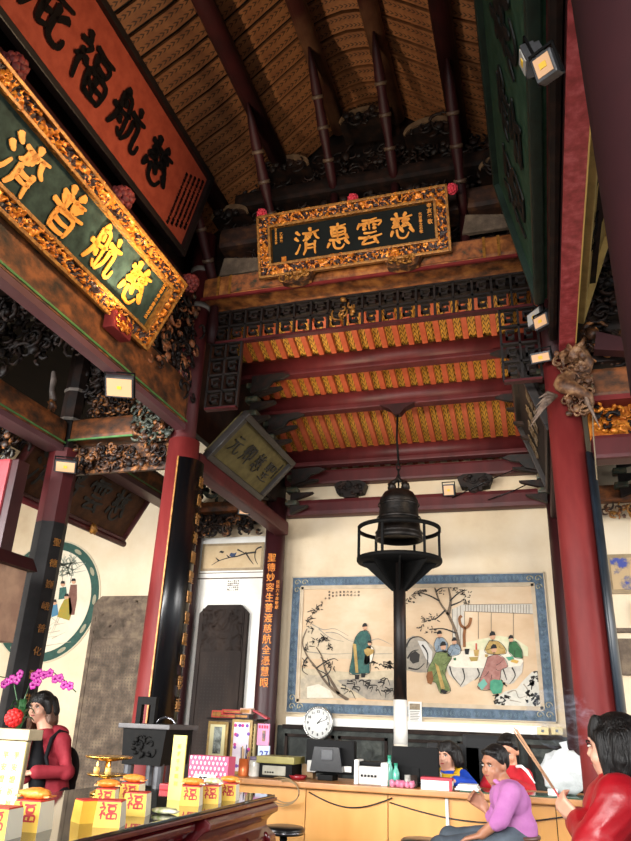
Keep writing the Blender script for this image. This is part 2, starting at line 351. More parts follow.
# ------------------------------------------------------------------ beams
def beam(name, label, a, b, m, bev=.03, cat='beam', grp=None):
    return tag(MB().box(a, b, 0, bev).build(name, m), label, cat, grp)
def purlin(label, x, z, r=.085, m=red):
    t = thing('purlin', label, 'purlin', (x, 2, z))
    MB().tube([(x, -1.4, z), (x, 5.35, z)], r, 20).build('purlin_log', m, t)
    return t
PX = [(-2.72, 6.1), (-2.12, 6.53), (-1.57, 7.05), (-.98, 7.05), (-.36, 6.53), (.22, 6.1)]
PL = ['dark red round purlin just beside the hanging red plaque', 'dark red round purlin of the vault, second from the left plaque', 'mottled purlin left of the vault crown with a pointed strut below', 'mottled purlin right of the vault crown above the gilt framed plaque', 'dark red purlin near the right end of the gilt framed plaque', 'dark purlin hidden close above the green plaque at right']
pm = mat('purlin_mottled', '3c1814', '6c4a34', 3, .5, detail=5)
for i, (x, z) in enumerate(PX): purlin(PL[i], x, z, .085, pm if i in (2, 3) else reddark)
SL = ['left end of the truss', 'over the left end of the gilt plaque', 'left of the vault crown', 'right of the vault crown', 'over the right end of the gilt plaque', 'beside the green plaque']
for i, (x, z) in enumerate(PX):      # turned struts rising from the truss to the purlins
    t = thing('turned_strut', 'turned red strut with pale rings, '+SL[i], 'strut', (x, 5.2, z-1))
    a = V((x, 5.22, z-.95)); b = V((x, 4.25, z-.06)); d = (b-a)
    P = [(0, .035), (.1, .045), (.2, .05), (.3, .036), (.42, .05), (.5, .052), (.6, .042), (.7, .05), (.86, .036), (1, .006)]
    MB().tube([a+d*s for s, r in P], [r for s, r in P], 14).build('strut_shaft', reddark, t)
    for s in (.24, .46, .66): MB().tube([a+d*(s-.012), a+d*(s+.012)], .057, 14).build('ring', mat('ring_buff', '5c4838', '443228', 9), t)
    MB().tube([(x, 5.22, z-1.5), (x, 5.22, z-1.3), (x, 5.22, z-1.15), (x, 5.22, z-.95)], [.04, .055, .04, .045], 12).build('lower_post', reddark, t)
# truss tiers on the front beam
t = thing('painted_beam', 'long horizontal painted beam with floral ends under the gilt framed plaque', 'beam', (-1.3, 5.2, 4.97))
MB().box((-2.78, 5.06, 4.99), (.2, 5.34, 5.22), 0, .05).build('beam_body', mat('painted_main', '4a2c18', 'b8763a', 9, .5, c3='8a5028', detail=8, bump=.1), t)
MB().box((-2.78, 5.035, 4.965), (.2, 5.06, 4.99)).build('red_fillet', redbright, t)
for x0, x1 in ((-2.5, -1.95), (-.75, -.2)): MB().box((x0, 5.052, 5.02), (x1, 5.062, 5.2)).build('floral_panel', paintedgr, t)
for x in (-2.62, -2.5, -.2, -.08): MB().box((x-.012, 5.05, 5.0), (x+.012, 5.062, 5.21)).build('band', giltdim, t)
def fretthing(label, a, b, plane='x', cell=.16):
    m = MB(); fret(m, a, b, cell, .018, .04, plane); m2 = MB()
    t = thing('fretwork_panel', label, 'fretwork', a)
    m.build('lattice', mat('fret_wood', '0a0706', '20120d', 8, .6), t)
    if plane == 'x': m2.box((a[0], a[1]-.01, a[2]-.02), (b[0], a[1]+.05, a[2]+.0))
    else: m2.box((a[0]-.01, a[1], a[2]-.02), (a[0]+.05, b[1], a[2]))
    m2.build('red_edge', red, t)
    return t
t = fretthing('dark key pattern fretwork frieze right under the long painted beam', (-2.72, 5.24, 4.62), (.15, 5.24, 4.94))
sp = MB(); carve(sp, (-1.5, 5.2, 4.66), (-1.36, 5.22, 4.9), 10, 3, .05, .012); sp.build('centre_knot', giltdim, t)
fretthing('dark fretwork drop beside the left column under the painted beam', (-2.72, 5.24, 3.95), (-2.42, 5.24, 4.6), cell=.15)
fretthing('dark fretwork drop beside the right column under the painted beam', (-.12, 5.24, 3.95), (.17, 5.24, 4.6), cell=.15)
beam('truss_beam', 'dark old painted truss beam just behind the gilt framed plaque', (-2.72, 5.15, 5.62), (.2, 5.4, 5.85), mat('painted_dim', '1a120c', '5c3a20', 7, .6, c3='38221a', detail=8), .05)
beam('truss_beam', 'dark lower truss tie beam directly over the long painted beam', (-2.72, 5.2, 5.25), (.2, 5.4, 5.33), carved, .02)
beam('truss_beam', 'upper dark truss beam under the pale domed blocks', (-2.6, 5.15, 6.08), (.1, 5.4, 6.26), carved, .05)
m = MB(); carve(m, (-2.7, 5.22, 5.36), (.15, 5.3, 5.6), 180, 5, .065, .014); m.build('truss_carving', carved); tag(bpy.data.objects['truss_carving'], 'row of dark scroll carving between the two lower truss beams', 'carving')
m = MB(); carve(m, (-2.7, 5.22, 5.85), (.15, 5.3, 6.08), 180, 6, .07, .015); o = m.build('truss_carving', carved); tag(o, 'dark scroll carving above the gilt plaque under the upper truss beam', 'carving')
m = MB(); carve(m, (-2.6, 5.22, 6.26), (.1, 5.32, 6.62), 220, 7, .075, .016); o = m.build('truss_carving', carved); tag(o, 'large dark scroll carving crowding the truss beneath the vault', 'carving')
for x0, x1, z0, l in ((-2.68, -2.2, 5.3, 'pale plaster infill at the left end over the painted beam'), (-.38, .05, 5.36, 'pale plaster infill at the right end over the painted beam')):
    tag(MB().prism([(x0, z0), (x1, z0), (x1-.06, z0+.14), (x0+.04, z0+.2)], 5.16, 5.2).build('infill_panel', stone), l, 'panel')
for x, z, r, l in ((-1.27, 6.86, .24, 'highest, at the vault crown'), (-2.05, 6.42, .25, 'left of the crown'), (-.62, 6.55, .25, 'right of the crown'), (-2.6, 5.95, .2, 'low at the left end'), (.0, 5.98, .2, 'low beside the green plaque')):
    t = thing('domed_block', 'dark carved truss block with a pale rounded top, '+l, 'truss block', (x, 5.2, z))
    pl = [(x+r*cos(a), z+r*.62*sin(a)) for a in [pi*k/14 for k in range(15)]]
    MB().prism(pl, 5.1, 5.4).build('block', carved, t)
    pl2 = [(x+r*cos(a), z+r*.62*sin(a)) for a in [pi*k/14 for k in range(15)]]+[(x+r*.92*cos(a), z-.02+r*.45*sin(a)) for a in [pi*k/14 for k in range(14, -1, -1)]]
    MB().prism(pl2, 5.08, 5.1).build('pale_rim', mat('buff_rim', '7a6248', '5a4432', 10), t)
    m = MB(); carve(m, (x-r*.7, 5.04, z-.02), (x+r*.7, 5.1, z+r*.3), 12, int(x*10)+90, .07, .016); m.build('scrolls', carved, t)
# lower roof purlins along X
BL = [(6.37, 4.86, 'first red cross beam under the lower roof, nearest the painted beam'), (6.92, 4.66, 'second red cross beam under the lower roof, from which the bell hangs'), (7.8, 4.35, 'third red cross beam under the lower roof, closest to the back wall')]
for y, z, l in BL:
    t = thing('cross_beam', l, 'beam', (-1.3, y, z-.1))
    MB().tube([(-2.94, y, z+.04), (.36, y, z+.04)], .1, 20).build('beam_log', red, t)
    MB().box((-2.94, y-.06, z-.09), (.36, y+.06, z-.0), 0, .015).build('beam_plate', red, t)
beam('tie_beam', 'red tie beam on the back wall above the white plaster strip', (-2.92, 7.96, 4.1), (.3, 8.1, 4.28), red, .03)
beam('tie_beam', 'red tie beam on the back wall above the large painting', (-2.92, 7.93, 3.7), (.3, 8.1, 3.9), red, .05)
for px, l in ((350, 'left'), (475, 'right')):
    x = at(px, 485, 1, 7.95).x
    t = thing('bracket_ornament', 'dark carved vase shaped bracket, the %s one on the white strip of the back wall' % l, 'bracket', (x, 7.95, 3.9))
    pr = [(-.2, .17), (-.16, .06), (-.08, .05), (-.07, 0), (.07, 0), (.08, .05), (.16, .06), (.2, .17), (.12, .21), (-.12, .21)]
    MB().prism([(x+a, 3.9+b) for a, b in pr], 7.93, 8.08).build('bracket_body', carved, t)
    m = MB(); carve(m, (x-.14, 7.9, 3.93), (x+.14, 7.93, 4.08), 14, 12+px, .05, .012); m.build('bracket_scroll', carved, t)
# side beams with bracket stacks at the lower roof
def bracketstack(x, y, z, label, s=1):
    t = thing('bracket_stack', label, 'bracket', (x, y, z))
    for k in range(3):
        MB().box((x-.07, y-.07, z-.16*k), (x+.07, y+.07, z-.16*k+.06), 0, .015).add([], []).build('bracket_block', mat('block_faded', '3c3024', '6c5a40', 12, c3='2c3c30'), t)
        MB().prism([(x-.02*s, z-.16*k-.1), (x+.3*s-.06*k*s, z-.16*k-.02), (x+.32*s-.06*k*s, z-.16*k+.0), (x-.02*s, z-.16*k)], y-.035, y+.035).build('bracket_arm', carved, t)
for x, s, nm in ((-2.74, 1, 'left'), (.16, -1, 'right')):
    for y, z, q in ((6.37, 4.66, 'first'), (6.92, 4.44, 'second'), (7.8, 4.1, 'third')):
        bracketstack(x, y, z, 'faded %s bracket stack carrying the %s end of the %s red cross beam' % ('green and red', nm, q), s)
        tt = MB().prism([(x, z+.12), (x+.34*s, z+.13), (x+.42*s, z+.1), (x+.33*s, z+.06), (x+.24*s, z+.04), (x+.18*s, z-.03), (x, z-.08)], y-.05, y-.09).build('spandrel', mat('spandrel_paint', '0e0a09', '2c1612', 14, c3='161412'))
        tag(tt, 'scalloped painted spandrel at the %s end of the %s red cross beam' % (nm, q), 'spandrel')
# beams running front to back
def longbeam(label, x0, x1, y0, y1, z0, z1, under=red):
    t = thing('side_beam', label, 'beam', ((x0+x1)/2, y0, z0))
    MB().box((x0, y0, z0+.025), (x1, y1, z1), 0, .05).build('beam_body', painted, t)
    MB().box((x0+.01, y0, z0-.02), (x1-.01, y1, z0+.03)).build('soffit', under, t)
    MB().box((x1-.002, y0, z0+.045), (x1+.004, y1, z0+.06)).build('green_line', greenline, t)
    return t
lav = mat('soffit_red', '583638', '6c484c', 5, .45, stretch=(1, .3, 1))
longbeam('massive painted beam along the left side carrying the gilt green plaque', -2.87, -2.76, -.8, 5.02, 3.68, 4.1, lav)
longbeam('painted aisle beam running toward the viewer from the octagonal pillar', -4.2, -4.0, 1, 5.08, 3.6, 3.86, lav)
longbeam('painted aisle beam behind the octagonal pillar reaching the back wall', -4.2, -4.0, 5.34, 8.05, 3.68, 3.95, lav)
beam('side_tie_beam', 'dark red beam above the gilt green plaque on the left', (-3.02, -1, 4.62), (-2.88, 5.1, 4.84), reddark)
beam('side_tie_beam', 'dark red beam between the green and the red plaque on the left', (-3.02, -1, 4.95), (-2.86, 5.1, 5.12), reddark)
beam('side_tie_beam', 'red tie beam sloping toward the viewer under the small olive plaque', (-2.93, 5.35, 3.42), (-2.77, 7.8, 3.58), red)
t = thing('side_beam', 'bright red soffit beam overhead on the right running to the right column', 'beam', (.36, 1, 4.03))
MB().box((.3, -1, 4.03), (.41, 5.0, 4.06)).build('soffit', mat('worn_bright_red', '8a2c2e', 'c0585a', 16, .45, c3='a83c3e', detail=8), t)
MB().box((.3, -1, 4.06), (.41, 5.0, 4.5)).build('beam_body', reddark, t)
MB().box((.41, -1, 4.028), (.418, 5.0, 4.05)).build('gold_line', mat('yellow_paint', 'd8b060', rough=.5), t)
beam('side_tie_beam', 'dark narrow beam between the green plaque and the red soffit', (.235, -1, 4.12), (.295, 5.0, 4.22), carved)
beam('side_tie_beam', 'dark beam on the right below the lower roof side', (.2, 5.35, 3.5), (.32, 7.8, 3.66), reddark)
m = MB(); carve(m, (-2.94, 3.4, 4.3), (-2.84, 5.0, 4.6), 120, 31, .07, .016, blob=.3); o = m.build('side_carving', carved, None); tag(o, 'dark carved figures between the left side beams behind the plaques', 'carving')
m = MB(); carve(m, (-2.9, 4.3, 3.95), (-2.72, 5.1, 4.9), 170, 33, .065, .015, blob=.3, mi2=1); o = m.build('bracket_carving', [carved, paintedgr], None); tag(o, 'cluster of painted carved brackets between the gilt green plaque and the tall left column', 'carving')
# dragon struts over the aisle
# ------------------------------------------------------------------ columns
def column(label, x, y, z1, r, m, upper=None, base=True):
    t = thing('column', label, 'column', (x, y, 0))
    MB().lathe([(r*1.03, .28), (r, .5), (r*1.0, z1*.6), (r*.93, z1)], (x, y, 0), 32).build('shaft', m, t)
    if base: MB().lathe([(r*1.5, 0), (r*1.5, .06), (r*1.35, .1), (r*1.45, .18), (r*1.2, .26), (r*1.05, .3)], (x, y, 0), 32).build('stone_base', stone, t)
    if upper:
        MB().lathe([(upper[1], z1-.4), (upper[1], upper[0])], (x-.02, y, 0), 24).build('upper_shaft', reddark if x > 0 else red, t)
        for z in upper[2:]: MB().lathe([(upper[1]+.008, z), (upper[1]+.008, z+.05)], (x-.02, y, 0), 24).build('ring', mat('grey_band', '6a625c', '8a8076', 8), t)
    return t
column('tall red round column on the left carrying the painted beam', -2.86, 5.2, 3.62, .145, redbright, (5.8, .11, 4.95, 5.35))
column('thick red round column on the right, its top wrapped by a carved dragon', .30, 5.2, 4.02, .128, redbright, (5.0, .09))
c = column('maroon column at the back wall lettered with gold characters', -2.97, 7.9, 3.9, .125, maroon)
column('dark red back column half hidden behind the thick right column', .29, 7.9, 3.9, .13, reddark)
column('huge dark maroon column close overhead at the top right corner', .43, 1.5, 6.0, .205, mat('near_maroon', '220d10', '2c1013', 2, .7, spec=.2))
# octagonal pillar
t = thing('octagonal_pillar', 'octagonal pillar with black lower shaft and red upper shaft in the left aisle', 'pillar', (-4.08, 5.2, 0))
r8 = lambda z, r: [(r, z)]
for nm, z0, z1, m in (('lower_shaft', .25, 2.93, mat('pillar_black', '141313', '242222', 5, .6, spec=.3)), ('upper_shaft', 2.93, 3.62, red), ('capital', 3.62, 4.85, carved)):
    MB().lathe([((.135 if z0 < 3.5 else .1), z0), ((.135 if z0 < 3.5 else .1), z1)], (-4.08, 5.2, 0), 8, sm=False).build(nm, m, t)
MB().lathe([(.22, 0), (.22, .08), (.18, .25)], (-4.1, 5.2, 0), 8, sm=False).build('stone_base', stone, t)
for z in (3.9, 4.2): MB().lathe([(.108, z), (.108, z+.03)], (-4.08, 5.2, 0), 8, sm=False).build('ring', mat('grey_band', '6a625c'), t)
g = glyphs('聖德巍峨普化群生', .075, ext=.003, bold=.0, wob=.05, vertical=True, pitch=2.4)
MT = frameM((-3.975, 5.16, 2.75), (.38, .92, 0), (0, 0, 1)) @ Matrix.Translation(V((0, -.03, 0)))
g.v = [MT @ v for v in g.v]; g.build('gold_writing', giltdim, t)
column('dark red column of the left aisle beside the round painting', -4.1, 7.95, 3.9, .12, reddark)
# couplet boards wrapped around the columns
def board(label, cx, cy, R, a0, a1, z0, z1, text, tsize, tang):
    t = thing('couplet_board', label, 'couplet board', (cx, cy, z0)); n = 14; vs = []; T = .022
    for q in (R, R+T):
        for z in (z0, z1):
            for k in range(n+1):
                a = radians(a0+(a1-a0)*k/n); vs.append((cx+q*cos(a), cy+q*sin(a), z))
    m_ = n+1; fs = []
    for k in range(n):
        fs += [(k, k+1, k+1+m_, k+m_), (2*m_+k, 3*m_+k, 3*m_+k+1, 2*m_+k+1), (k, 2*m_+k, 2*m_+k+1, k+1), (m_+k, m_+k+1, 3*m_+k+1, 3*m_+k)]
    fs += [(0, m_, 3*m_, 2*m_), (n, 2*m_+n, 3*m_+n, m_+n)]
    MB().add(vs, fs, 0, True).build('board', black if text else mat('black_lacquer_sheen', '141a20', '26303a', 3, .35), t)  # board without text: blue-grey reflection put into the black lacquer's colour
    for a in ((a0, a1) if text else ()):
        ar = radians(a); MB().box((-.006, -.006, z0), (.006, .006, z1), M=Matrix.Translation(V((cx+(R+T)*cos(ar), cy+(R+T)*sin(ar), 0)))).build('gilt_edge', giltdim, t)
    if text:
        ar = radians(tang); n_ = V((cos(ar), sin(ar), 0)); xd = V((-sin(ar), cos(ar), 0))
        M = frameM(V((cx, cy, z1-.18))+n_*(R+T+.004), xd, (0, 0, 1))
        pit = (z1-z0-.3)/len(text)/tsize
        for i, ch in enumerate(text):
            g = glyphs(ch, tsize, ext=.003, bold=0, wob=.03, seed=i)
            MM = M @ Matrix.Translation(V((0, 0, -i*pit*tsize))); g.v = [MM @ v for v in g.v]; g.build('character', giltdim, t)
    return t
board('curved black couplet board with gold characters on the tall left column', -2.86, 5.2, .17, -72, 46, 1.2, 3.42, '慈航普渡顯聖蹟靈應昭彰垂', .105, 6)
board('curved black couplet board on the outer side of the thick right column', .30, 5.2, .155, -46, 46, .9, 3.25, '', .1, 0)
MT = frameM((-2.97+.02, 7.9-.13, 3.28), (1, .12, 0), (0, 0, 1))
for i, ch in enumerate('聖德妙容生普渡慈航全憑慧眼'):
    g = glyphs(ch, .105, ext=.003, bold=.005, wob=.03, seed=i); MM = MT @ Matrix.Translation(V((-.0, 0, -.12-i*.115))); g.v = [MM @ v for v in g.v]; g.build('character', gilt, c)
g = glyphs('民國六十年敬獻', .045, ext=.003, bold=0, vertical=True); MM = MT @ Matrix.Translation(V((.085, .025, -.4))); g.v = [MM @ v for v in g.v]; g.build('small_writing', gilt, c)
# ------------------------------------------------------------------ carvings above aisle
def carving(name, label, a, b, n, seed, r, th, mats, mi2=None, blob=.4, cat='carving', back=None):
    m = MB(); carve(m, a, b, n, seed, r, th, 0, blob, mi2=mi2)
    if back is not None: m.box(back[0], back[1], 0)
    return tag(m.build(name, mats), label, cat)
t = thing('aisle_beam', 'short painted cross beam between the octagonal pillar and the tall left column', 'beam', (-3.5, 5.2, 3.66))
MB().box((-3.97, 5.08, 3.68), (-3.0, 5.3, 3.88), 0, .03).build('beam_body', painted, t); MB().box((-3.97, 5.065, 3.665), (-3.0, 5.085, 3.68)).build('green_line', greenline, t)
carving('carved_panel', 'pierced and gilded floral carving under the short aisle beam', (-3.95, 5.12, 3.42), (-3.02, 5.2, 3.62), 110, 41, .05, .014, [carvedgilt, carved], 1, back=((-3.97, 5.21, 3.39), (-3.0, 5.25, 3.65)))
carving('beast_carving', 'carved gilt beast crouching on the short aisle beam', (-3.8, 5.05, 3.92), (-3.4, 5.2, 4.1), 120, 42, .05, .014, [carvedgilt, carved], 1, .4)
carving('dragon_carving', 'grey green carved dragon coiled at the shoulder of the tall left column', (-3.3, 5.0, 3.62), (-2.95, 5.15, 4.0), 130, 43, .055, .015, [mat('dragon_grey', '2c3230', '6a6a58', 16, c3='40463c'), carvedgilt], 1, .5)
carving('aisle_carving', 'dark carved clouds above the short aisle beam near the ceiling', (-4.0, 5.15, 4.15), (-3.0, 5.3, 4.8), 200, 44, .08, .018, [carved], None, .25)
carving('aisle_carving', 'dark jumble of carved brackets at the far left above the aisle beam', (-5.6, 4.2, 3.95), (-4.25, 4.5, 4.8), 260, 45, .08, .017, [carved, carvedgilt], 1, .4)
carving('bracket_wing', 'pale pierced bracket wing low at the far left edge', (-4.75, 4.7, 3.25), (-4.3, 4.74, 3.5), 70, 46, .05, .012, [mat('pale_lattice', '5c5850', '8c8880', 12)], None, .1)
carving('bracket_wing', 'gilt and grey carved blocks stacked beside the octagonal pillar', (-4.6, 4.6, 3.45), (-4.25, 4.9, 3.85), 70, 47, .07, .022, [carvedgilt, carved], 1, .6)
# right aisle
t = thing('aisle_beam', 'painted aisle beam to the right of the thick right column', 'beam', (1, 5.2, 3.6))
MB().box((.46, 5.08, 3.67), (3.4, 5.3, 3.9), 0, .03).build('beam_body', painted, t); MB().box((.46, 5.06, 3.63), (3.4, 5.3, 3.67)).build('red_fillet', redbright, t)
carving('carved_panel', 'bright gilded leaf carving under the painted beam at the right edge', (.5, 5.1, 3.42), (1.6, 5.2, 3.6), 110, 51, .05, .016, [gilt, carved], 1, .5, back=((.46, 5.21, 3.38), (2.6, 5.25, 3.63)))
beam('aisle_tie_beam', 'dark red tie beam under the gilded leaf carving at the right edge', (.46, 5.1, 3.2), (3.4, 5.28, 3.38), red)
for k in range(4):
    carving('aisle_carving', 'dark carved bracket tier %s at the right above the painted aisle beam' % ('lowest', 'second', 'third', 'topmost')[k], (.5, 4.95, 4.0+.26*k), (1.9, 5.15, 4.2+.26*k), 130, 52+k, .08, .018, [carvedgilt if k == 0 else carved, carved], 1)
    beam('bracket_beam', 'dark rounded bracket beam, %s of the tiers beside the gold plaque' % ('lowest', 'second', 'third', 'topmost')[k], (.5, 5.1, 3.96+.26*k), (3.4, 5.3, 4.06+.26*k), carved, .04)
tag(MB().prism([(-.12, -.05), (.14, -.06), (.15, .03), (-.11, .1)], 0, .1, M=frameM((.66, 4.9, 4.0), (1, 0, -.15), (.15, 0, 1))).build('beam_end', maroon), 'plain maroon beam end jutting beside the carved dragon', 'beam end')
# dragon on the right column: coiled body, head, feather leaves
t = thing('dragon_carving', 'worn gilt dragon coiled over the top of the thick right column', 'carving', (.36, 5.0, 3.5))
dm = mat('dragon_gilt', '3a2214', '9c7450', 14, .55, c3='68442a')
pts = [V((.385+.085*sin(a*1.05), 4.99-.05*cos(a*1.05), 4.0-.055*a)) for a in [k*.3 for k in range(30)]]
MB().tube(pts, [(.03+.042*sin(pi*min(1, .12+k/29)))*(1 if k % 2 else .9) for k in range(30)], 9).build('body', dm, t)
m = MB(); m.ball((.4, 4.93, 3.96), .065, 9, lump=.9, sc=(1.1, .9, .8)); m.ball((.45, 4.9, 3.93), .03, 6, lump=.7); m.tube([(.4, 4.93, 3.98), (.46, 4.9, 4.03), (.48, 4.9, 4.08)], [.028, .02, .006], 6); m.tube([(.36, 4.93, 3.98), (.31, 4.9, 3.94), (.31, 4.9, 3.84)], [.03, .024, .01], 6); m.build('head', dm, t)
m = MB(); carve(m, (.28, 4.93, 3.5), (.49, 5.03, 4.02), 95, 61, .04, .011, blob=.35); m.build('curls', dm, t)
for sx in (-1, 1):
    for k in range(5):
        a = V((.33+.08*sx, 4.98, 3.66)); b = a+(V((-.13-.022*k, -.05, -.03-.06*k)) if sx < 0 else V((.05+.012*k, -.05, -.1-.05*k)))
        M_ = (a+b)/2+V((0, -.02, .025)); MB().tube([a, M_, b], [.012, .015, .002], 6).build('feather', mat('feather_buff', '4c3a30', '86705f', 20), t)
# left edge: red board pillar and framed box
t = thing('red_post', 'bright red squared post at the far left edge', 'post', at(0, 600, 1, 4.4))
x = at(4, 520, 1, 4.6).x
MB().box((x-.25, 4.5, .0), (x+.02, 4.7, 3.3), 0, .02).build('post_body', mat('post_red', '963038', 'a8444a', 4, .4), t)
MB().box((x+.02, 4.52, 0), (x+.09, 4.66, 3.3), 0, .01).build('dark_side', maroon, t)
t = thing('lantern_box', 'beige panelled box with a maroon cap at the far left edge', 'box', (x-.1, 4.2, 2))
p = at(15, 560, 1, 4.2); q = at(5, 640, 1, 4.2)
MB().box((p.x-.6, 4.0, q.z), (p.x-.04, 4.4, p.z-.04), 0, .01).build('panel', mat('beige_panel', '9c7a64', 'b89478', 8), t)
MB().prism([(p.x-.65, p.z-.04), (p.x+.02, p.z-.04), (p.x-.04, p.z+.06), (p.x-.6, p.z+.06)], 3.96, 4.44).build('cap', reddark, t)
MB().box((p.x-.4, 4.15, 0), (p.x-.2, 4.25, q.z)).build('post', maroon, t)

# dark timber of the left aisle ceiling, cables
for k, (z, y0, y1, l) in enumerate(((4.6, 4.35, 4.5, 'nearest the short aisle beam'), (4.45, 3.75, 3.9, 'second from the short aisle beam'), (4.6, 3.1, 3.25, 'farthest from the short aisle beam'))):
    beam('aisle_ceiling_beam', 'dark curved beam across the left aisle ceiling, '+l, (-6.6, y0, z), (-3.02, y1, z+.17), carved, .05)
for k in range(3):
    carving('aisle_carving', 'dark scroll carving between the left aisle ceiling beams, %s' % ('front', 'middle', 'rear')[k], (-6.0, 3.3+.55*k, 4.25), (-3.2, 3.45+.55*k, 4.6), 200, 80+k, .09, .02, [carved], None, .25)
t = thing('hanging_post', 'pale grey turned bracket post between the aisle beams at left', 'post', at(53, 400, 1, 4.7))
p = at(53, 400, 1, 4.7); q = at(54, 372, 1, 4.7)
MB().tube([p, p.lerp(q, .3)+V((0, -.02, 0)), p.lerp(q, .7), q], [.03, .022, .028, .02], 12).build('post_shaft', mat('pale_wood', '4c4440', '6c625c', 12), t); MB().ball(p+V((0, 0, -.05)), .04, 6, lump=.8).build('gilt_flower', carvedgilt, t)
carving('bracket_cluster', 'tangle of dark carved brackets hanging below the painted aisle beam at left', (-4.9, 4.5, 3.35), (-4.2, 4.75, 3.62), 60, 91, .07, .02, [carved, carvedgilt], 1, .5)
m = MB(); m.tube([at(452, 498, 1, 7.9), at(485, 482, 1, 7.9), at(528, 464, 1, 7.9)], .006, 6); m.tube([at(488, 500, 1, 7.9), at(515, 490, 1, 7.9), at(545, 476, 1, 7.9)], .006, 6)
tag(m.build('cable', black), 'two thin black cables crossing the white strip above the mural', 'cable')
tag(MB().tube([at(592, 375, 1, 4.98), at(593, 430, 1, 4.98), at(597, 480, 1, 4.98)], .005, 6).build('cable', mat('cable_tan', '7a6a50', rough=.6)), 'thin tan cable running down to the couplet board beside the carved dragon', 'cable')
# ------------------------------------------------------------------ plaques
def plaque(label, M, w, h, kind, chars, csize, pitch, cx0, small=(), gseed=0, deep=.05, fr=.12, bold=.02, field='1c2420', field2='2c342e', ink_m=gilt, dirn=-1, step=.009, cz=0, thick=8.5):
    t = thing('hanging_plaque', label, 'plaque', M=M)
    if kind == 'gilt':
        m = MB(); relief(m, 0, w, 0, h, step, .045, (fr, w-fr, fr, h-fr), -.02, gseed, 13, M, .5)
        m.build('carved_frame', [gilt, ground], t, fixn=False)
        m = MB(); b = .022
        for a, c in (((0, 0), (w, b)), ((0, h-b), (w, h)), ((0, 0), (b, h)), ((w-b, 0), (w, h)), ((fr-b, fr-b), (w-fr+b, fr)), ((fr-b, h-fr), (w-fr+b, h-fr+b)), ((fr-b, fr), (fr, h-fr)), ((w-fr, fr), (w-fr+b, h-fr))):
            m.box((a[0], -.06, a[1]), (c[0], -.0, c[1]), 0, .004, M)
        m.build('frame_moulding', giltdim, t)
    else:
        m = MB(); b = fr
        for a, c in (((0, 0), (w, b)), ((0, h-b), (w, h)), ((0, b), (b, h-b)), ((w-b, b), (w, h-b))): m.box((a[0], -.05, a[1]), (c[0], .02, c[1]), 0, .008, M)
        m.build('frame', kind, t)
    MB().box((fr*.5, -.005, fr*.5), (w-fr*.5, deep, h-fr*.5), M=M).build('field', mat('field_'+field, field, field2, 9, .7, detail=8, spec=.2), t)
    for i, ch in enumerate(chars):
        x = cx0+dirn*i*pitch
        g = brush(ch, csize, thick) if ch in BR else glyphs(ch, csize, ext=.005, wob=.03, seed=i+gseed)
        MM = M @ Matrix.Translation(V((x, -.014, (cz or h/2)))); g.v = [MM @ v for v in g.v]; g.build('character', ink_m, t)
    for x, z, s, tx in small:
        g = glyphs(tx, s, ext=.003, bold=.02, vertical=True); MM = M @ Matrix.Translation(V((x, -.01, z))); g.v = [MM @ v for v in g.v]; g.build('inscription', ink_m, t)
    return t
def pompom(label, p, r, m, n=34):
    t = thing('pompom', label, 'pompom', p)
    b = MB(); b.ball(p, r*.75, 8, lump=.3)
    for k in range(n):
        a = acos_ = math.acos(1-2*(k+.5)/n); f = k*2.4; d = V((sin(a)*cos(f), sin(a)*sin(f), cos(a)))
        b.ball(V(p)+d*r*.72, r*.33, 4, lump=.8, seed=k)
    b.build('ruffles', m, t); return t
crep = mat('red_crepe', 'c01e34', 'e04a5c', 30, .7)
crepdk = mat('old_red_crepe', '4a1214', '7c2824', 30, .7)
# centre plaque
Mc = frameM((-2.17, 5.0, 5.06), (1, 0, 0), (0, -.17, .56))
plaque('gilt carved framed plaque with a black field hung over the centre of the hall', Mc, 1.715, .585, 'gilt', '慈雲惠濟', .24, .283, 1.31, small=((1.55, .44, .045, '辛亥年敬'), (1.47, .38, .03, '大吉春立石敬'), (.215, .4, .033, '乙未年'), (.165, .46, .022, '弟子某某等叩謝')), gseed=1, fr=.125, ink_m=giltink, field='080c0b', field2='0e1412', thick=8)
bm_ = MB(); bm_.box((.21, -.016, .14), (.255, -.008, .185), M=Mc); bm_.build('seal', gilt, bpy.data.objects['hanging_plaque'])
for u, l in ((.35, 'left'), (1.3, 'right')):
    q = Mc @ V((u, -.02, -.03)); m = MB(); m.prism([(-.16, .04), (-.13, -.05), (-.05, -.075), (.05, -.075), (.13, -.05), (.16, .04), (0, .06)], -.04, .03, M=Matrix.Translation(q)); m2 = MB()
    t = thing('plaque_rest', 'carved dark gilt cushion block under the %s half of the centre plaque' % l, 'plaque rest', q)
    m.build('block', carvedgilt, t); carve(m2, (q.x-.12, q.y-.07, q.z-.03), (q.x+.12, q.y-.04, q.z+.02), 16, int(u*10), .035, .01); m2.build('scrolls', giltdim, t)
for px, py, l in ((262, 214, 'left corner'), (353, 199, 'middle of the top edge'), (452, 189, 'right corner')):
    p = at(px, py, 1, 4.83); pompom('bright red crepe pompom on the %s of the centre plaque' % l, p, .05, crep)
# green plaque on the left
a = V((-2.75, 4.17, 3.98)); up = V((.27, 0, .55)); L = 3.3
Mg = frameM(a-V((0, L, 0)), (0, 1, 0), up)
plaque('large gilt framed plaque with a mottled green field above the left side beam', Mg, L, .62, 'gilt', '慈航普濟', .31, .41, L-.44, small=((L-.165, .5, .035, '歲次甲申年重修紀念'), ), gseed=2, fr=.125, field='1c2822', field2='35463e', ink_m=giltink, cz=.31, thick=10)
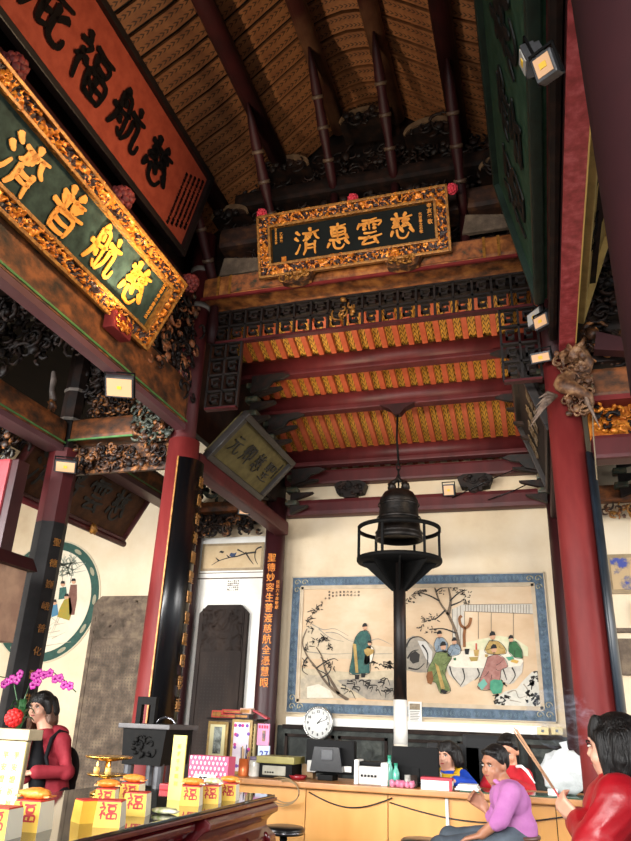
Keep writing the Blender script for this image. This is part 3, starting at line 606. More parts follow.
# red plaque above it
a = V((-2.8, 4.62, 5.16)); up = V((.2, 0, .8)); L = 3.3
Mr = frameM(a-V((0, L, 0)), (0, 1, 0), up)
plaque('long red plaque with big black characters hanging highest on the left', Mr, L, .86, mat('frame_black', '0e0b0b', '1c1414', 8, .4), '慈航福庇', .40, .475, L-.72, small=[(L-.1-.06*k, .74-.03*k, .034, '歲次甲子年孟冬吉旦立石弟子敬獻') for k in range(5)], fr=.055, field='803424', field2='944230', ink_m=black, gseed=3, cz=.40, thick=11)
# dark green plaque on the right, seen from the side
a = V((.2, 4.7, 4.28)); up = V((-.24, 0, 1.2)); L = 3.4
Mk = frameM(a, (0, -1, 0), up)
plaque('tall dark green plaque with faint black characters hanging along the right beam', Mk, L, 1.2, mat('frame_green', '14221a', '22342a', 8, .5), '福雲慈普', .55, .68, .55, fr=.04, field='22402e', field2='385440', ink_m=mat('faint_ink', '0a100c', rough=.6), dirn=1, gseed=4)
MB().box((0, .045, .02), (L, .12, 1.15), M=Mk).build('red_back', mat('back_red', '5c1a1e', '8a2c32', 9, .5), bpy.data.objects['hanging_plaque.003'])
# gold plaque on the outer side of the right beam
up = V((.3, 0, .8)); L = 3.6
Mo = frameM(V((.44, 4.9-L, 4.2)), (0, 1, 0), up)
plaque('pale gold plaque leaning outward beyond the red soffit beam at the right', Mo, L, .8, mat('frame_goldpale', '9c8048', 'b89858', 8, .5), '慈雲福惠', .46, .72, L-.7, fr=.04, field='8a6c38', field2='b8985a', ink_m=black, bold=.03, gseed=5)
# small olive plaque under the lower roof
up = V((.38, 0, .40)); Ms = frameM(V((-2.8, 5.47, 3.59)), (0, 1, 0), up)
fk = mat('frame_dark', '1a1614', '2c2420', 9, .5)
t = plaque('small olive gold plaque in a dark frame tilted under the lower roof at left', Ms, 1.36, .56, fk, '聖慈卿元', .22, .27, 1.08, fr=.06, field='54492a', field2='6c603a', ink_m=mat('old_ink', '14110c', rough=.6), thick=5.5, small=((1.24, .44, .028, '光緒丙戌年敬立'),), gseed=6)
MB().box((.075, -.012, .07), (.095, -.004, .5), M=Ms).build('maroon_stripe', maroon, t)
for u in (.08, .95): MB().box((u, -.02, -.07), (u+.2, .05, .0), 0, .01, Ms).build('foot_block', fk, t)
MB().box((.3, -.05, -.08), (.93, .0, -.01), 0, .01, Ms).build('red_rest', redbright, t)
# dark aisle plaque
up = V((.3, 0, .52)); Ma = frameM(V((-4.5, 4.95, 3.24)), (0, 1, 0), up)
plaque('dark brown plaque with black characters hanging in the left aisle over the round painting', Ma, 2.05, .62, mat('frame_maroon', '3c1414', '54201e', 6, .5), '慈雲普濟', .36, .42, 1.62, fr=.03, field='3c2416', field2='5a3820', ink_m=mat('old_ink', '14110c'), bold=.03, gseed=7)
t = thing('plaque_rail', 'dark red rail with rounded end under the dark brown aisle plaque', 'rail', (-4.52, 4.9, 3.2))
MB().tube([(-4.5, 4.9, 3.2), (-4.5, 7.05, 3.2)], .035, 12).build('rail', red, t); MB().ball((-4.45, 6.35, 3.2), .05, 6, lump=.6).build('gilt_knot', giltdim, t)
# dark slanted board right
up = V((-.2, 0, .6)); Md = frameM(V((.22, 7.2, 3.62)), (0, -1, 0), up)
plaque('dark carved board leaning at the right under the lower roof', Md, 1.7, .8, fk, '慈恩普照', .26, .36, .3, fr=.05, field='15120f', field2='221a16', ink_m=mat('worn_gilt', '5a4a34', rough=.5), dirn=1, gseed=8)
for px, py, X, l, mm, r in ((13, 67, -2.62, 'at the top left edge below the red plaque', crepdk, .085), (122, 198, -2.5, 'between the red plaque and the gilt green plaque', crepdk, .085), (190, 283, -2.6, 'at the far corner of the gilt green plaque', crepdk, .08)):
    pompom('dark old red pompom '+l, at(px, py, 0, X), r, mm)
p = at(121, 327, 0, -2.68)
t = thing('plaque_rest', 'small red and gilt carved block holding the gilt green plaque', 'plaque rest', p)
m = MB().box((p.x-.06, p.y-.13, p.z-.07), (p.x+.03, p.y+.1, p.z+.07), 0, .015); m.build('block', redbright, t)
m = MB(); carve(m, (p.x+.03, p.y-.1, p.z-.05), (p.x+.04, p.y+.07, p.z+.05), 16, 5, .03, .008); m.build('scrolls', gilt, t)
# ------------------------------------------------------------------ back wall art
YW = 8.1
def W(x, y, d=0): p = at(x, y, 1, YW-d); return p
def CW(zx, zy): return W(280+zx/2.176, 560+zy/2.176)      # survey of the mural from an enlarged view
def flatpoly(pts, d, m, name, parent, conv=CW, th=.002):
    P = [conv(*p) for p in pts]; return MB().prism([(p.x, p.z) for p in P], YW-d-th, YW-d).build(name, m, parent)
def strokes(lines, wpx, d, m, name, parent, conv=CW, th=.0015, taper=True):
    mb = MB()
    for ln in lines:
        P = [conv(*p) for p in ln]; Q = []
        for i in range(len(P)-1):
            for k in range(4):
                t = k/4; p0 = P[max(i-1, 0)]; p1 = P[i]; p2 = P[i+1]; p3 = P[min(i+2, len(P)-1)]
                Q.append(.5*((2*p1)+(p2-p0)*t+(2*p0-5*p1+4*p2-p3)*t*t+(3*p1-p0-3*p2+p3)*t**3))
        Q.append(P[-1]); n = len(Q); vs = []
        for i, q in enumerate(Q):
            tn = (Q[min(i+1, n-1)]-Q[max(i-1, 0)]); tn.y = 0
            nn = V((-tn.z, 0, tn.x)); nn = nn.normalized() if nn.length > 0 else V((0, 0, 1))
            w = wpx*.0052*(1-.7*i/(n-1) if taper else 1)
            vs += [V((q.x, YW-d-th, q.z))+nn*w, V((q.x, YW-d-th, q.z))-nn*w]
        mb.add(vs, [(2*i, 2*i+1, 2*i+3, 2*i+2) for i in range(n-1)])
    return mb.build(name, m, parent)
x0, x1, z0, z1 = -2.79, .085, 1.485, 2.99
t = thing('mural', 'large ink and colour mural in a blue patterned border on the back wall', 'painting', ((x0+x1)/2, YW, z0)); MUR = t
bl = mat('border_blue', '34485a', '566c80', 14, .6, detail=5); bw = .115
m = MB()
for a, b in (((x0, z0), (x1, z0+bw)), ((x0, z1-bw), (x1, z1)), ((x0, z0+bw), (x0+bw, z1-bw)), ((x1-bw, z0+bw), (x1, z1-bw))): m.box((a[0], YW-.03, a[1]), (b[0], YW, b[1]))
m.build('blue_border', bl, t)
m = MB(); bb = .012
for q in (0, bw-bb/2):
    for a, b in (((x0+q, z0+q), (x1-q, z0+q+bb)), ((x0+q, z1-q-bb), (x1-q, z1-q)), ((x0+q, z0+q), (x0+q+bb, z1-q)), ((x1-q-bb, z0+q), (x1-q, z1-q))): m.box((a[0], YW-.036, a[1]), (b[0], YW-.02, b[1]))
q = bw; bb = .035
for a, b in (((x0+q, z0+q), (x1-q, z0+q+bb)), ((x0+q, z1-q-bb), (x1-q, z1-q)), ((x0+q, z0+q), (x0+q+bb, z1-q)), ((x1-q-bb, z0+q), (x1-q, z1-q))): m.box((a[0], YW-.028, a[1]), (b[0], YW-.01, b[1]))
m.build('buff_moulding', mat('buff', 'b8a488', 'cbb89c', 8, .6), t)
m = MB()       # ring pattern of the border
def ringp(cx, cz, r):
    for rr in (r, r*.5):
        m.tube([(cx+rr*cos(a), YW-.031, cz+rr*sin(a)) for a in [2*pi*k/10 for k in range(11)]], .003, 4)
nx = 34
for i in range(nx+1):
    X = x0+bw/2+(x1-x0-bw)*i/nx
    for Z in (z0+bw/2, z1-bw/2): ringp(X, Z, .026)
for i in range(1, 17):
    Z = z0+bw/2+(z1-z0-bw)*i/17
    for X in (x0+bw/2, x1-bw/2): ringp(X, Z, .026)
m.build('ring_pattern', mat('border_pale', '6c8494', '8498a0', 9), t)
m = MB()
for X in (x0+.07, x1-.07):
    for Z in (z0+.07, z1-.07):
        s = 1 if X < -1 else -1; v = 1 if Z < 2 else -1
        for (a, b) in ((0, 0), (.09, 0), (0, .09)):
            cx, cz = X+a*s, Z+b*v
            m.tube([(cx+(.04-.003*k)*cos(k*.6), YW-.034, cz+(.04-.003*k)*sin(k*.6)) for k in range(12)], .005, 4)
m.build('corner_scrolls', mat('corner_buff', 'c4b898', rough=.6), t)
MB().box((x0+bw, YW-.012, z0+bw), (x1-bw, YW, z1-bw)).build('picture_ground', mat('mural_ground', 'c8a884', 'dcc8aa', 1.1, .75, c3='d4b896', detail=9, stretch=(1, 1, 1.6)), t)
D = .0125
C_ = lambda n, h, h2=None: mat('paint_'+n, h, h2 or h, 20, .75)
wash = C_('wash', 'a89c88', 'c4b49a'); wash2 = C_('wash2', '8c8478', 'a89c8a'); inkw = C_('ink', '2c2824'); inkl = C_('inklight', '6c6052')
teal = C_('teal', '244c48', '3a665c'); oliv = C_('olive', '5c6838', '7c8854'); yel = C_('yellow', 'a08044', 'bc9c5c'); pink = C_('pink', '946058', 'ac7c70'); tgreen = C_('bright_green', '3c8468', '509878'); dgreen = C_('dgreen', '2a5a34', '386c40'); gb = C_('greyblue', '6c7c88', '8c98a0'); face = C_('face', 'c89878'); blk = C_('black', '181614'); clothm = C_('cloth', 'e8dcc8', 'd8ccb8'); paleg = C_('pale_grey', 'c0b8aa', 'ccc4b6'); brn = C_('brown', '7a4a24', '8c5a30')
# distant hills
flatpoly([(45, 165), (60, 145), (80, 142), (100, 160), (112, 154), (135, 168), (160, 172), (200, 185), (245, 190), (245, 215), (45, 215)], D, C_('hill', 'c8b496', 'd0bc9e'), 'hills', t)
strokes([[(70, 140), (95, 152), (120, 150), (150, 166)], [(85, 150), (110, 170), (140, 178)], [(100, 158), (125, 160), (150, 175), (165, 178)], [(195, 178), (215, 172), (245, 186)], [(60, 200), (110, 205), (160, 203)], [(195, 205), (245, 204)]], 1.2, D+.003, wash2, 'hill_strokes', t)
flatpoly([(45, 235), (160, 245), (248, 240), (248, 300), (45, 300)], D+.002, C_('ground', 'b8a88c', 'c8b89a'), 'river_bank', t)
flatpoly([(45, 262), (60, 250), (90, 252), (120, 268), (150, 285), (165, 300), (45, 304)], D+.004, wash, 'rock', t); flatpoly([(60, 276), (85, 270), (110, 284), (118, 300), (60, 300)], D+.006, clothm, 'rock_light', t)
flatpoly([(125, 262), (160, 258), (200, 260), (248, 262), (248, 306), (190, 303), (160, 284), (140, 275)], D+.004, wash2, 'rock', t)
R = random.Random(4)
strokes([[(x_, y_), (x_+R.uniform(4, 18), y_+R.uniform(-5, 5)), (x_+R.uniform(2, 14), y_+R.uniform(6, 18))] for x_, y_ in [(R.uniform(128, 240), R.uniform(260, 290)) for i in range(26)]], 1.5, D+.008, inkw, 'rock_strokes', t)
strokes([[(x_, y_), (x_+R.uniform(4, 10), y_+R.uniform(-4, 4)), (x_+R.uniform(2, 12), y_+R.uniform(2, 7))] for x_, y_ in [(R.uniform(195, 240), R.uniform(222, 236)) for i in range(20)]], 1.5, D+.008, inkw, 'shore_strokes', t)
# left tree
tr = [[(150, 305), (120, 285), (98, 262), (80, 235), (62, 212), (50, 180), (60, 150)], [(110, 274), (102, 250), (85, 240), (70, 228)], [(80, 236), (100, 222), (118, 215), (128, 220)], [(62, 212), (55, 220), (50, 240), (62, 250)], [(92, 256), (108, 245), (112, 230), (104, 215)], [(130, 292), (112, 262), (100, 240), (92, 210), (80, 190)]]
strokes(tr[:1]+tr[5:], 3.4, D+.009, C_('bark', '5a4a3c', '7a6650'), 'tree_trunk', t); strokes(tr[1:5], 1.6, D+.010, inkw, 'branches', t)
lv = []
for cx, cy, n in ((85, 105, 9), (66, 130, 10), (70, 150, 6), (95, 172, 13), (110, 190, 10), (60, 190, 8), (55, 225, 8), (100, 222, 8), (115, 232, 7), (75, 115, 7), (80, 178, 8)):
    for k in range(n):
        a = R.uniform(0, 6.28); l = R.uniform(5, 13); ox = R.uniform(-6, 6); oy = R.uniform(-5, 5)
        lv.append([(cx+ox, cy+oy), (cx+ox+l*cos(a), cy+oy+l*.8*sin(a))])
strokes(lv, 1.3, D+.011, inkw, 'leaves', t)
# inscription
for i in range(11):
    for j in range((1, 1, 3, 2, 2, 2, 2, 2, 2, 2, 2)[i]):
        p = CW(92+i*8, (92, 84, 70, 72, 71, 70, 70, 70, 70, 70, 70)[i]+j*7)
        g = glyphs('山水清音古道春風故人來'[i], .026, ext=.001, bold=.02); MM = Matrix.Translation(V((p.x, YW-D-.003, p.z))); g.v = [MM @ v for v in g.v]; g.build('inscription', inkw, t)
def figure(robe, rm, head, hat=True, extra=(), nm='robed_figure', r=5):
    flatpoly(robe, D+.012, rm, nm, t)
    cxm = sum(p[0] for p in robe)/len(robe); cym = sum(p[1] for p in robe)/len(robe); R2 = random.Random(int(cxm)); n_ = len(robe)
    strokes([[(cxm+(p[0]-cxm)*.3+R2.uniform(-2, 2), cym+(p[1]-cym)*.3-4), (cxm+(p[0]-cxm)*.62+R2.uniform(-2, 2), cym+(p[1]-cym)*.62), (cxm+(p[0]-cxm)*.94, cym+(p[1]-cym)*.94)] for p in robe[2::2]], .55, D+.0145, inkw, 'fold', t)
    strokes([list(robe)+[robe[0]]], .5, D+.0146, inkw, 'outline', t, taper=False)
    strokes([[(head[0]-1, head[1]+r*.8), (head[0]-2, head[1]+r*1.8)], [(head[0]+1, head[1]+r*.8), (head[0]+0, head[1]+r*2)]], .6, D+.0165, inkw, 'beard', t)
    hx, hy = head; flatpoly([(hx+r*cos(k*.7), hy+r*1.1*sin(k*.7)) for k in range(9)], D+.015, face, 'face', t)
    if hat: flatpoly([(hx-r*1.2, hy-r*.3), (hx-r, hy-r*1.3), (hx-r*.3, hy-r*2.1), (hx+r*.7, hy-r*1.9), (hx+r*1.1, hy-r*.6), (hx, hy-r*.5)], D+.017, blk, 'cap', t)
    for pl, m_ in extra: flatpoly(pl, D+.018, m_, 'garment_detail', t)
figure([(176, 156), (190, 154), (198, 166), (199, 190), (196, 212), (196, 246), (160, 250), (152, 244), (158, 212), (160, 188), (166, 168)], teal, (186, 148), extra=[([(160, 182), (167, 184), (172, 246), (166, 246)], yel), ([(164, 250), (174, 250), (173, 260), (165, 260)], blk), ([(178, 247), (188, 247), (186, 256), (178, 256)], blk)])
figure([(190, 190), (200, 188), (206, 198), (200, 222), (188, 228), (184, 224)], clothm, (196, 183), False, r=4, extra=[([(184, 196), (192, 192), (206, 196), (204, 204), (192, 210), (186, 204)], yel), ([(191, 181), (194, 176), (199, 176), (201, 181)], blk)])
# right hand scene
flatpoly([(272, 175), (290, 165), (308, 170), (330, 185), (345, 205), (340, 245), (300, 245), (275, 240)], D+.004, wash2, 'rock', t); flatpoly([(283, 206), (295, 198), (305, 206), (303, 222), (290, 226), (283, 218)], D+.007, inkw, 'rock_hollow', t)
flatpoly([(300, 176), (318, 178), (332, 200), (330, 230), (318, 215)], D+.007, C_('rocklit', 'c8c4bc'), 'rock_light', t)
strokes([[(275, 190), (285, 172), (305, 168), (325, 182)], [(280, 235), (300, 238), (315, 225)], [(310, 185), (322, 205), (320, 235)], [(278, 215), (288, 200), (302, 196)]], 2, D+.008, inkw, 'rock_strokes', t)
strokes([[(392, 200), (384, 160), (368, 122), (348, 92), (336, 56)], [(366, 120), (372, 90), (366, 56)]], 4.2, D+.009, C_('bark', '5a4a3c'), 'tree_trunk', t)
strokes([[(348, 90), (325, 78), (302, 72), (286, 78)], [(360, 110), (340, 128), (318, 132)], [(370, 90), (390, 72), (408, 66)], [(384, 160), (355, 150), (325, 152)], [(372, 100), (392, 92), (402, 84)], [(340, 70), (352, 62), (378, 60)]], 1.8, D+.010, inkw, 'branches', t)
lv = []
for cx, cy, n in ((300, 75, 12), (285, 90, 9), (318, 132, 10), (335, 125, 8), (330, 152, 9), (350, 72, 7), (392, 70, 12), (402, 92, 9), (380, 62, 9), (408, 78, 8), (315, 62, 7), (305, 150, 6)):
    for k in range(n):
        a = R.uniform(0, 6.28); l = R.uniform(4, 9); ox = R.uniform(-10, 10); oy = R.uniform(-7, 7)
        lv.append([(cx+ox, cy+oy), (cx+ox+l*cos(a), cy+oy+l*.8*sin(a))])
strokes(lv, 1.3, D+.011, inkw, 'leaves', t)
flatpoly([(374, 108), (400, 96), (402, 186), (376, 186)], D+.005, paleg, 'pavilion_pillar', t)
flatpoly([(400, 98), (550, 96), (552, 118), (400, 112)], D+.005, paleg, 'pavilion_lattice', t)
strokes([[(400, 98), (550, 96)], [(400, 112), (552, 118)]]+[[(404+i*6, 98), (404+i*6, 112+i*.2)] for i in range(24)]+[[(a, 114), (a, 172)] for a in (402, 432, 460, 508)]+[[(376, 108), (376, 186)], [(386, 103), (386, 186)], [(393, 100), (393, 186)]], .5, D+.008, inkl, 'pavilion_lines', t, taper=False)
flatpoly([(404, 180), (440, 172), (475, 165), (510, 170), (540, 190), (540, 210), (404, 200)], D+.004, C_('meadow', 'c8c8a0', 'd8d0b0'), 'far_ground', t)
strokes([[(402, 190), (401, 165), (402, 150), (394, 142), (391, 128), (396, 122)], [(402, 150), (412, 142), (416, 126)]], 3, D+.012, brn, 'dragon_stand', t, taper=False)
flatpoly([(362, 214), (385, 200), (430, 196), (505, 200), (530, 220), (524, 230), (480, 236), (380, 234), (360, 226)], D+.009, clothm, 'table_top', t)
flatpoly([(360, 226), (380, 234), (480, 236), (524, 230), (530, 222), (527, 245), (508, 268), (496, 272), (470, 250), (430, 256), (396, 278), (384, 264), (368, 250)], D+.008, C_('clothshade', 'b4aca0', 'c8c0b2'), 'table_cloth', t)
strokes([[(370, 232), (376, 252), (392, 272)], [(398, 236), (402, 258), (392, 276)], [(430, 236), (434, 250), (424, 262)], [(505, 234), (512, 252), (500, 270)], [(486, 238), (494, 262)]], 1.6, D+.0105, inkw, 'cloth_folds', t)
figure([(342, 170), (356, 170), (366, 184), (362, 202), (340, 200), (336, 184)], gb, (348, 164), r=5)
figure([(372, 186), (388, 184), (394, 194), (390, 206), (366, 210), (366, 196)], gb, (380, 179), r=5)
figure([(340, 202), (362, 198), (374, 212), (366, 228), (360, 250), (372, 285), (350, 290), (340, 268), (326, 262), (322, 240), (332, 220)], oliv, (356, 190), r=6, extra=[([(338, 225), (346, 232), (360, 280), (352, 282)], yel), ([(352, 280), (366, 286), (360, 292), (350, 288)], blk), ([(322, 244), (332, 242), (335, 260), (330, 272), (322, 268), (319, 254)], brn)])
figure([(456, 176), (476, 178), (490, 192), (492, 204), (470, 206), (452, 204), (446, 196)], yel, (463, 168), r=6)
figure([(500, 178), (514, 178), (526, 196), (528, 214), (510, 212), (498, 200)], dgreen, (503, 174), True, r=5)
figure([(452, 212), (472, 206), (488, 214), (496, 232), (482, 240), (478, 262), (458, 282), (432, 280), (436, 258), (446, 232)], pink, (466, 196), r=6, extra=[([(430, 272), (444, 258), (452, 270), (440, 284)], C_('sash', '6ca896'))])
flatpoly([(458, 264), (466, 260), (482, 262), (486, 272), (482, 290), (464, 292), (457, 280)], D+.0195, tgreen, 'stool', t)
for pl, m_ in (([(426, 182), (429, 182), (429, 196), (426, 196)], C_('candle', 'b03024')), ([(422, 196), (434, 196), (432, 210), (424, 210)], yel), ([(402, 194), (413, 194), (411, 206), (404, 206)], blk), ([(412, 212), (432, 211), (430, 220), (416, 221)], C_('bronze', 'a08848')), ([(505, 216), (520, 220), (516, 226), (502, 222)], C_('book', 'c8a04c')), ([(492, 212), (506, 210), (510, 216), (498, 220)], tgreen), ([(378, 214), (384, 213), (384, 219), (379, 219)], dgreen), ([(446, 206), (454, 206), (452, 212), (447, 212)], yel)):
    flatpoly(pl, D+.021, m_, 'table_ware', t)
flatpoly([(470, 300), (490, 286), (515, 280), (530, 262), (548, 244), (562, 240), (572, 262), (578, 322), (470, 318)], D+.004, C_('rockpale', 'c4c0b4', 'd4cec0'), 'rock', t)
strokes([[(470+R.uniform(0, 95), 262+R.uniform(0, 50))]*1+[(470+R.uniform(0, 95), 262+R.uniform(0, 50))] for i in range(0)]+[[(p[0], p[1]), (p[0]+R.uniform(-8, 8), p[1]+R.uniform(-8, 8)), (p[0]+R.uniform(-10, 10), p[1]+R.uniform(-3, 12))] for p in [(R.choice((478, 545, 556, 490, 560)) + R.uniform(-12, 12), R.choice((300, 248, 262, 306, 296)) + R.uniform(-6, 10)) for _ in range(44)]], 2.4, D+.008, inkw, 'rock_strokes', t)
strokes([[(495, 290), (512, 284), (520, 300), (535, 296)], [(500, 305), (525, 310)], [(530, 270), (540, 285), (536, 300)]], 1.4, D+.008, wash2, 'rock_lines', t)
# round painting
cx, cz, rr = -6.2, 2.75, .80
t = thing('round_painting', 'round painting with a dark green scalloped rim on the left back wall', 'painting', (cx, YW, cz-rr))
def disc(r0, d, m_, nm, n=64): MB().prism([(cx+r0*cos(2*pi*k/n), cz+r0*sin(2*pi*k/n)) for k in range(n)], YW-d, YW-.0).build(nm, m_, t)
disc(rr, .012, C_('rim_line', 'c8bca0'), 'outer_rim'); disc(rr-.02, .016, C_('rim_green', '24443c', '2c5448'), 'green_rim'); 
for k in range(12):
    a = 2*pi*k/12; pl_ = [(cx+(rr-.075+.028*sin(pi*(i-7)/6 if i > 6 else -pi*i/6))*cos(a+.11*cos(pi*i/6)), cz+(rr-.075+.028*sin(pi*(i-7)/6 if i > 6 else -pi*i/6))*sin(a+.11*cos(pi*i/6))) for i in range(12)]
    pl_ = [(cx+(rr-.075+.026*sin(2*pi*i/12))*cos(a+.09*cos(2*pi*i/12)), cz+(rr-.075+.026*sin(2*pi*i/12))*sin(a+.09*cos(2*pi*i/12))) for i in range(12)]
    MB().prism(pl_, YW-.02, YW-.015).build('scallop', C_('scallop', '8c8870', 'a09a80'), t)
disc(rr-.13, .021, mat('round_ground', 'd8ccb0', 'e8dec8', 2, .7, detail=8), 'picture_ground')
def A4(zx, zy): return W(zx/3.155, 520+zy/3.155)
def fig4(robe, rm, hd, r=7, capm=blk):
    flatpoly(robe, .024, rm, 'robed_figure', t, A4); flatpoly([(hd[0]+r*cos(k*.7), hd[1]+r*sin(k*.7)) for k in range(9)], .026, face, 'face', t, A4)
    flatpoly([(hd[0]-r, hd[1]-2), (hd[0]-r*.6, hd[1]-r*1.5), (hd[0]+r*.7, hd[1]-r*1.5), (hd[0]+r, hd[1]-2)], .028, capm, 'cap', t, A4)
fig4([(192, 215), (212, 212), (216, 248), (188, 252)], teal, (202, 204)); fig4([(226, 205), (246, 205), (246, 250), (238, 300), (222, 300), (220, 240)], C_('brownrobe', '6c4438', '7c5448'), (236, 196))
fig4([(206, 252), (226, 246), (232, 285), (222, 318), (184, 306), (192, 280)], C_('goldgreen', '8c8c3a', 'a8882c'), (214, 244)); fig4([(168, 270), (184, 266), (188, 300), (166, 308)], C_('bluerobe', '4a7c98'), (176, 262))
fig4([(52, 268), (66, 256), (70, 290), (60, 345), (36, 348), (42, 300)], C_('tealrobe', '2c7468'), (62, 250)); fig4([(20, 300), (40, 300), (42, 340), (14, 345)], pink, (30, 290))
R = random.Random(9)
strokes([[(196+R.uniform(-20, 60), 120+R.uniform(-10, 60)), (215+R.uniform(-40, 60), 150+R.uniform(-20, 30))] for k in range(34)], 1.5, .023, C_('bamboo', '8c9484'), 'bamboo_leaves', t, A4)
strokes([[(205, 240), (200, 170), (206, 110)], [(225, 200), (232, 150), (226, 100)], [(30, 215), (60, 220), (84, 212)]], 1.0, .023, inkl, 'bamboo_stems', t, A4)
strokes([[(150+R.uniform(-90, 60), 330+R.uniform(-40, 70)), (150+R.uniform(-90, 80), 340+R.uniform(-30, 60))] for k in range(22)], 1.2, .023, wash, 'ground_strokes', t, A4)
# steles
def stele(label, xa, xb, z1, m_, seed, c=.1):
    t = thing('stone_stele', label, 'stele', ((xa+xb)/2, YW-.06, 0))
    MB().prism([(xa, .0), (xb, .0), (xb, z1-c), (xb-c, z1), (xa+c, z1), (xa, z1-c)], YW-.09, YW).build('slab', m_, t)
    m = MB(); relief(m, xa+.06, xb-.06, z1-.52, z1-.06, .014, .03, None, YW-.09, seed, 6, None, -1); m.build('dragon_relief', m_, t, fixn=False)
    m = MB()
    for zz in (z1-.53, z1-.05): m.box((xa+.05, YW-.1, zz-.008), (xb-.05, YW-.09, zz+.008))
    for xx in (xa+.05, xb-.05): m.box((xx-.008, YW-.1, .8), (xx+.008, YW-.09, z1-.05))
    m.build('border_ridge', m_, t)
    m = MB(); R = random.Random(seed)
    for i in range(int((xb-xa-.24)/.04)):
        for j in range(46):
            X = xa+.12+i*.04; Z = z1-.62-j*.036; w = R.uniform(.006, .013); m.box((X-w, YW-.0915, Z-.003), (X+w, YW-.09, Z)); m.box((X-.003, YW-.0915, Z-w), (X+.001, YW-.09, Z+w))
    m.build('carved_text', mat(m_.name+'_text', '241f1c' if m_ == stonedk else '48423a', rough=.8), t); return t
stele('weathered brown grey stone stele behind the tall left column', -5.42, -4.5, 2.78, stone, 3)
stele('dark stone stele with clipped corners on the wall under the bird painting', -3.93, -3.3, 2.66, stonedk, 4)
t = thing('wall_panel', 'raised white wall panel framing the dark stone stele', 'wall panel', (-3.65, YW-.02, 0)); MB().box((-4.22, YW-.03, 0), (-3.1, YW-.0, 3.5)).build('panel', whitepl, t); MB().box((-4.22, YW-.035, 2.98), (-3.1, YW-.03, 2.995)).build('groove', stone, t); MB().box((-4.02, YW-.034, 3.05), (-3.15, YW-.03, 3.06)).build('strip_below_picture', stone, t)  # last box: thin stone-coloured strip just below the bird painting
t = thing('bird_painting', 'small painting of birds on a branch above the dark stone stele', 'painting', (-3.58, YW-.04, 3.08))
MB().box((-4.0, YW-.045, 3.08), (-3.17, YW-.03, 3.42)).build('border', mat('border_tan', '8a7454', '9c8866', 12), t); MB().box((-3.97, YW-.048, 3.11), (-3.2, YW-.04, 3.39)).build('picture_ground', mat('tan_ground', 'b89c74', 'c8b08a', 5, .7), t)
def B5(zx, zy): return W(150+zx/3.712, 510+zy/3.712)
strokes([[(420, 140), (400, 150), (395, 180), (405, 205)], [(400, 160), (360, 165), (330, 175), (300, 180), (262, 192), (235, 208)], [(360, 160), (375, 185), (390, 205)], [(330, 150), (360, 165)], [(262, 192), (250, 180)], [(300, 180), (290, 170)]], 2.2, .05, inkw, 'branch', t, B5)
flatpoly([(300, 172), (306, 162), (320, 164), (328, 160), (322, 174), (308, 178)], .05, C_('birdblue', '2c3c5c'), 'bird', t, B5); flatpoly([(262, 160), (270, 154), (282, 158), (276, 164)], .05, blk, 'bird', t, B5)
m = MB(); R = random.Random(2)
for i in range(6):
    for j in range(5): m.box((-3.62+i*.026, YW-.032, 2.84+j*.026), (-3.62+i*.026+R.uniform(.008, .022), YW-.03, 2.84+j*.026+R.uniform(.006, .02)))
tag(m.build('seal_print', inkl), 'small square seal print on the white wall above the dark stele', 'seal')
carving('arch_carving', 'dark carved arch fretwork over the bird painting', (-4.15, 7.85, 3.52), (-3.15, 7.9, 3.72), 90, 71, .06, .018, [carved, carvedgilt], 1, back=((-4.2, 7.92, 3.62), (-3.1, 7.96, 3.78)))
beam('tie_beam', 'rounded brown tie beam above the carved arch at the left', (-4.1, 7.8, 3.76), (-3.08, 7.98, 3.9), painted, .06)
carving('aisle_carving', 'dark grey carving filling the space over the rounded brown tie beam', (-4.1, 7.7, 3.95), (-3.05, 7.9, 4.4), 70, 72, .1, .03, [carved, mat('dragon_grey', '')], 1)
# right wall bits
t = thing('wall_beam', 'painted and carved beam high on the back wall at the right edge', 'beam', (1.5, 8.05, 3.5))
MB().box((.62, 7.95, 3.72), (4, 8.1, 3.9), 0, .03).build('beam_body', painted, t); m = MB(); carve(m, (.65, 7.93, 3.54), (1.8, 7.97, 3.68), 60, 73, .05, .014, mi2=1); m.build('leaf_carving', [carvedgilt, giltdim], t)
for k in range(2):
    bracketstack(.95+k*.5, 7.9, 4.15, 'green and brown painted bracket block, %s on the right edge wall' % ('left' if k == 0 else 'right'), 1)
t = thing('wall_painting', 'blue and tan landscape painting on the wall at the right edge', 'painting', (1.3, 8.08, 2.77))
MB().box((.72, 8.06, 2.75), (2.0, 8.1, 3.16)).build('border', mat('border_tan', ''), t); MB().box((.76, 8.05, 2.79), (1.96, 8.07, 3.12)).build('picture_ground', mat('landscape', '3c4890', 'b89c74', 5, .7, c3='8c7c70', lo=.45, hi=.55, detail=5), t)
t = thing('picture_frame', 'small tan framed picture beneath the blue landscape', 'frame', (1.1, 8.08, 2.45)); MB().box((.92, 8.06, 2.44), (1.3, 8.1, 2.66), 0, .006).build('frame', giltdim, t); MB().box((.95, 8.055, 2.47), (1.27, 8.07, 2.63)).build('picture', mat('tan_ground', ''), t)
tag(MB().box((.74, 8.04, 1.95), (1.6, 8.1, 2.3), 0, .01).build('stone_tablet', stone), 'grey stone tablet on the wall at the right edge', 'stone tablet')
tag(MB().box((.6, 8.02, 2.36), (3, 8.1, 2.4)).build('wall_ledge', stone), 'thin ledge above the grey stone tablet at the right', 'ledge')
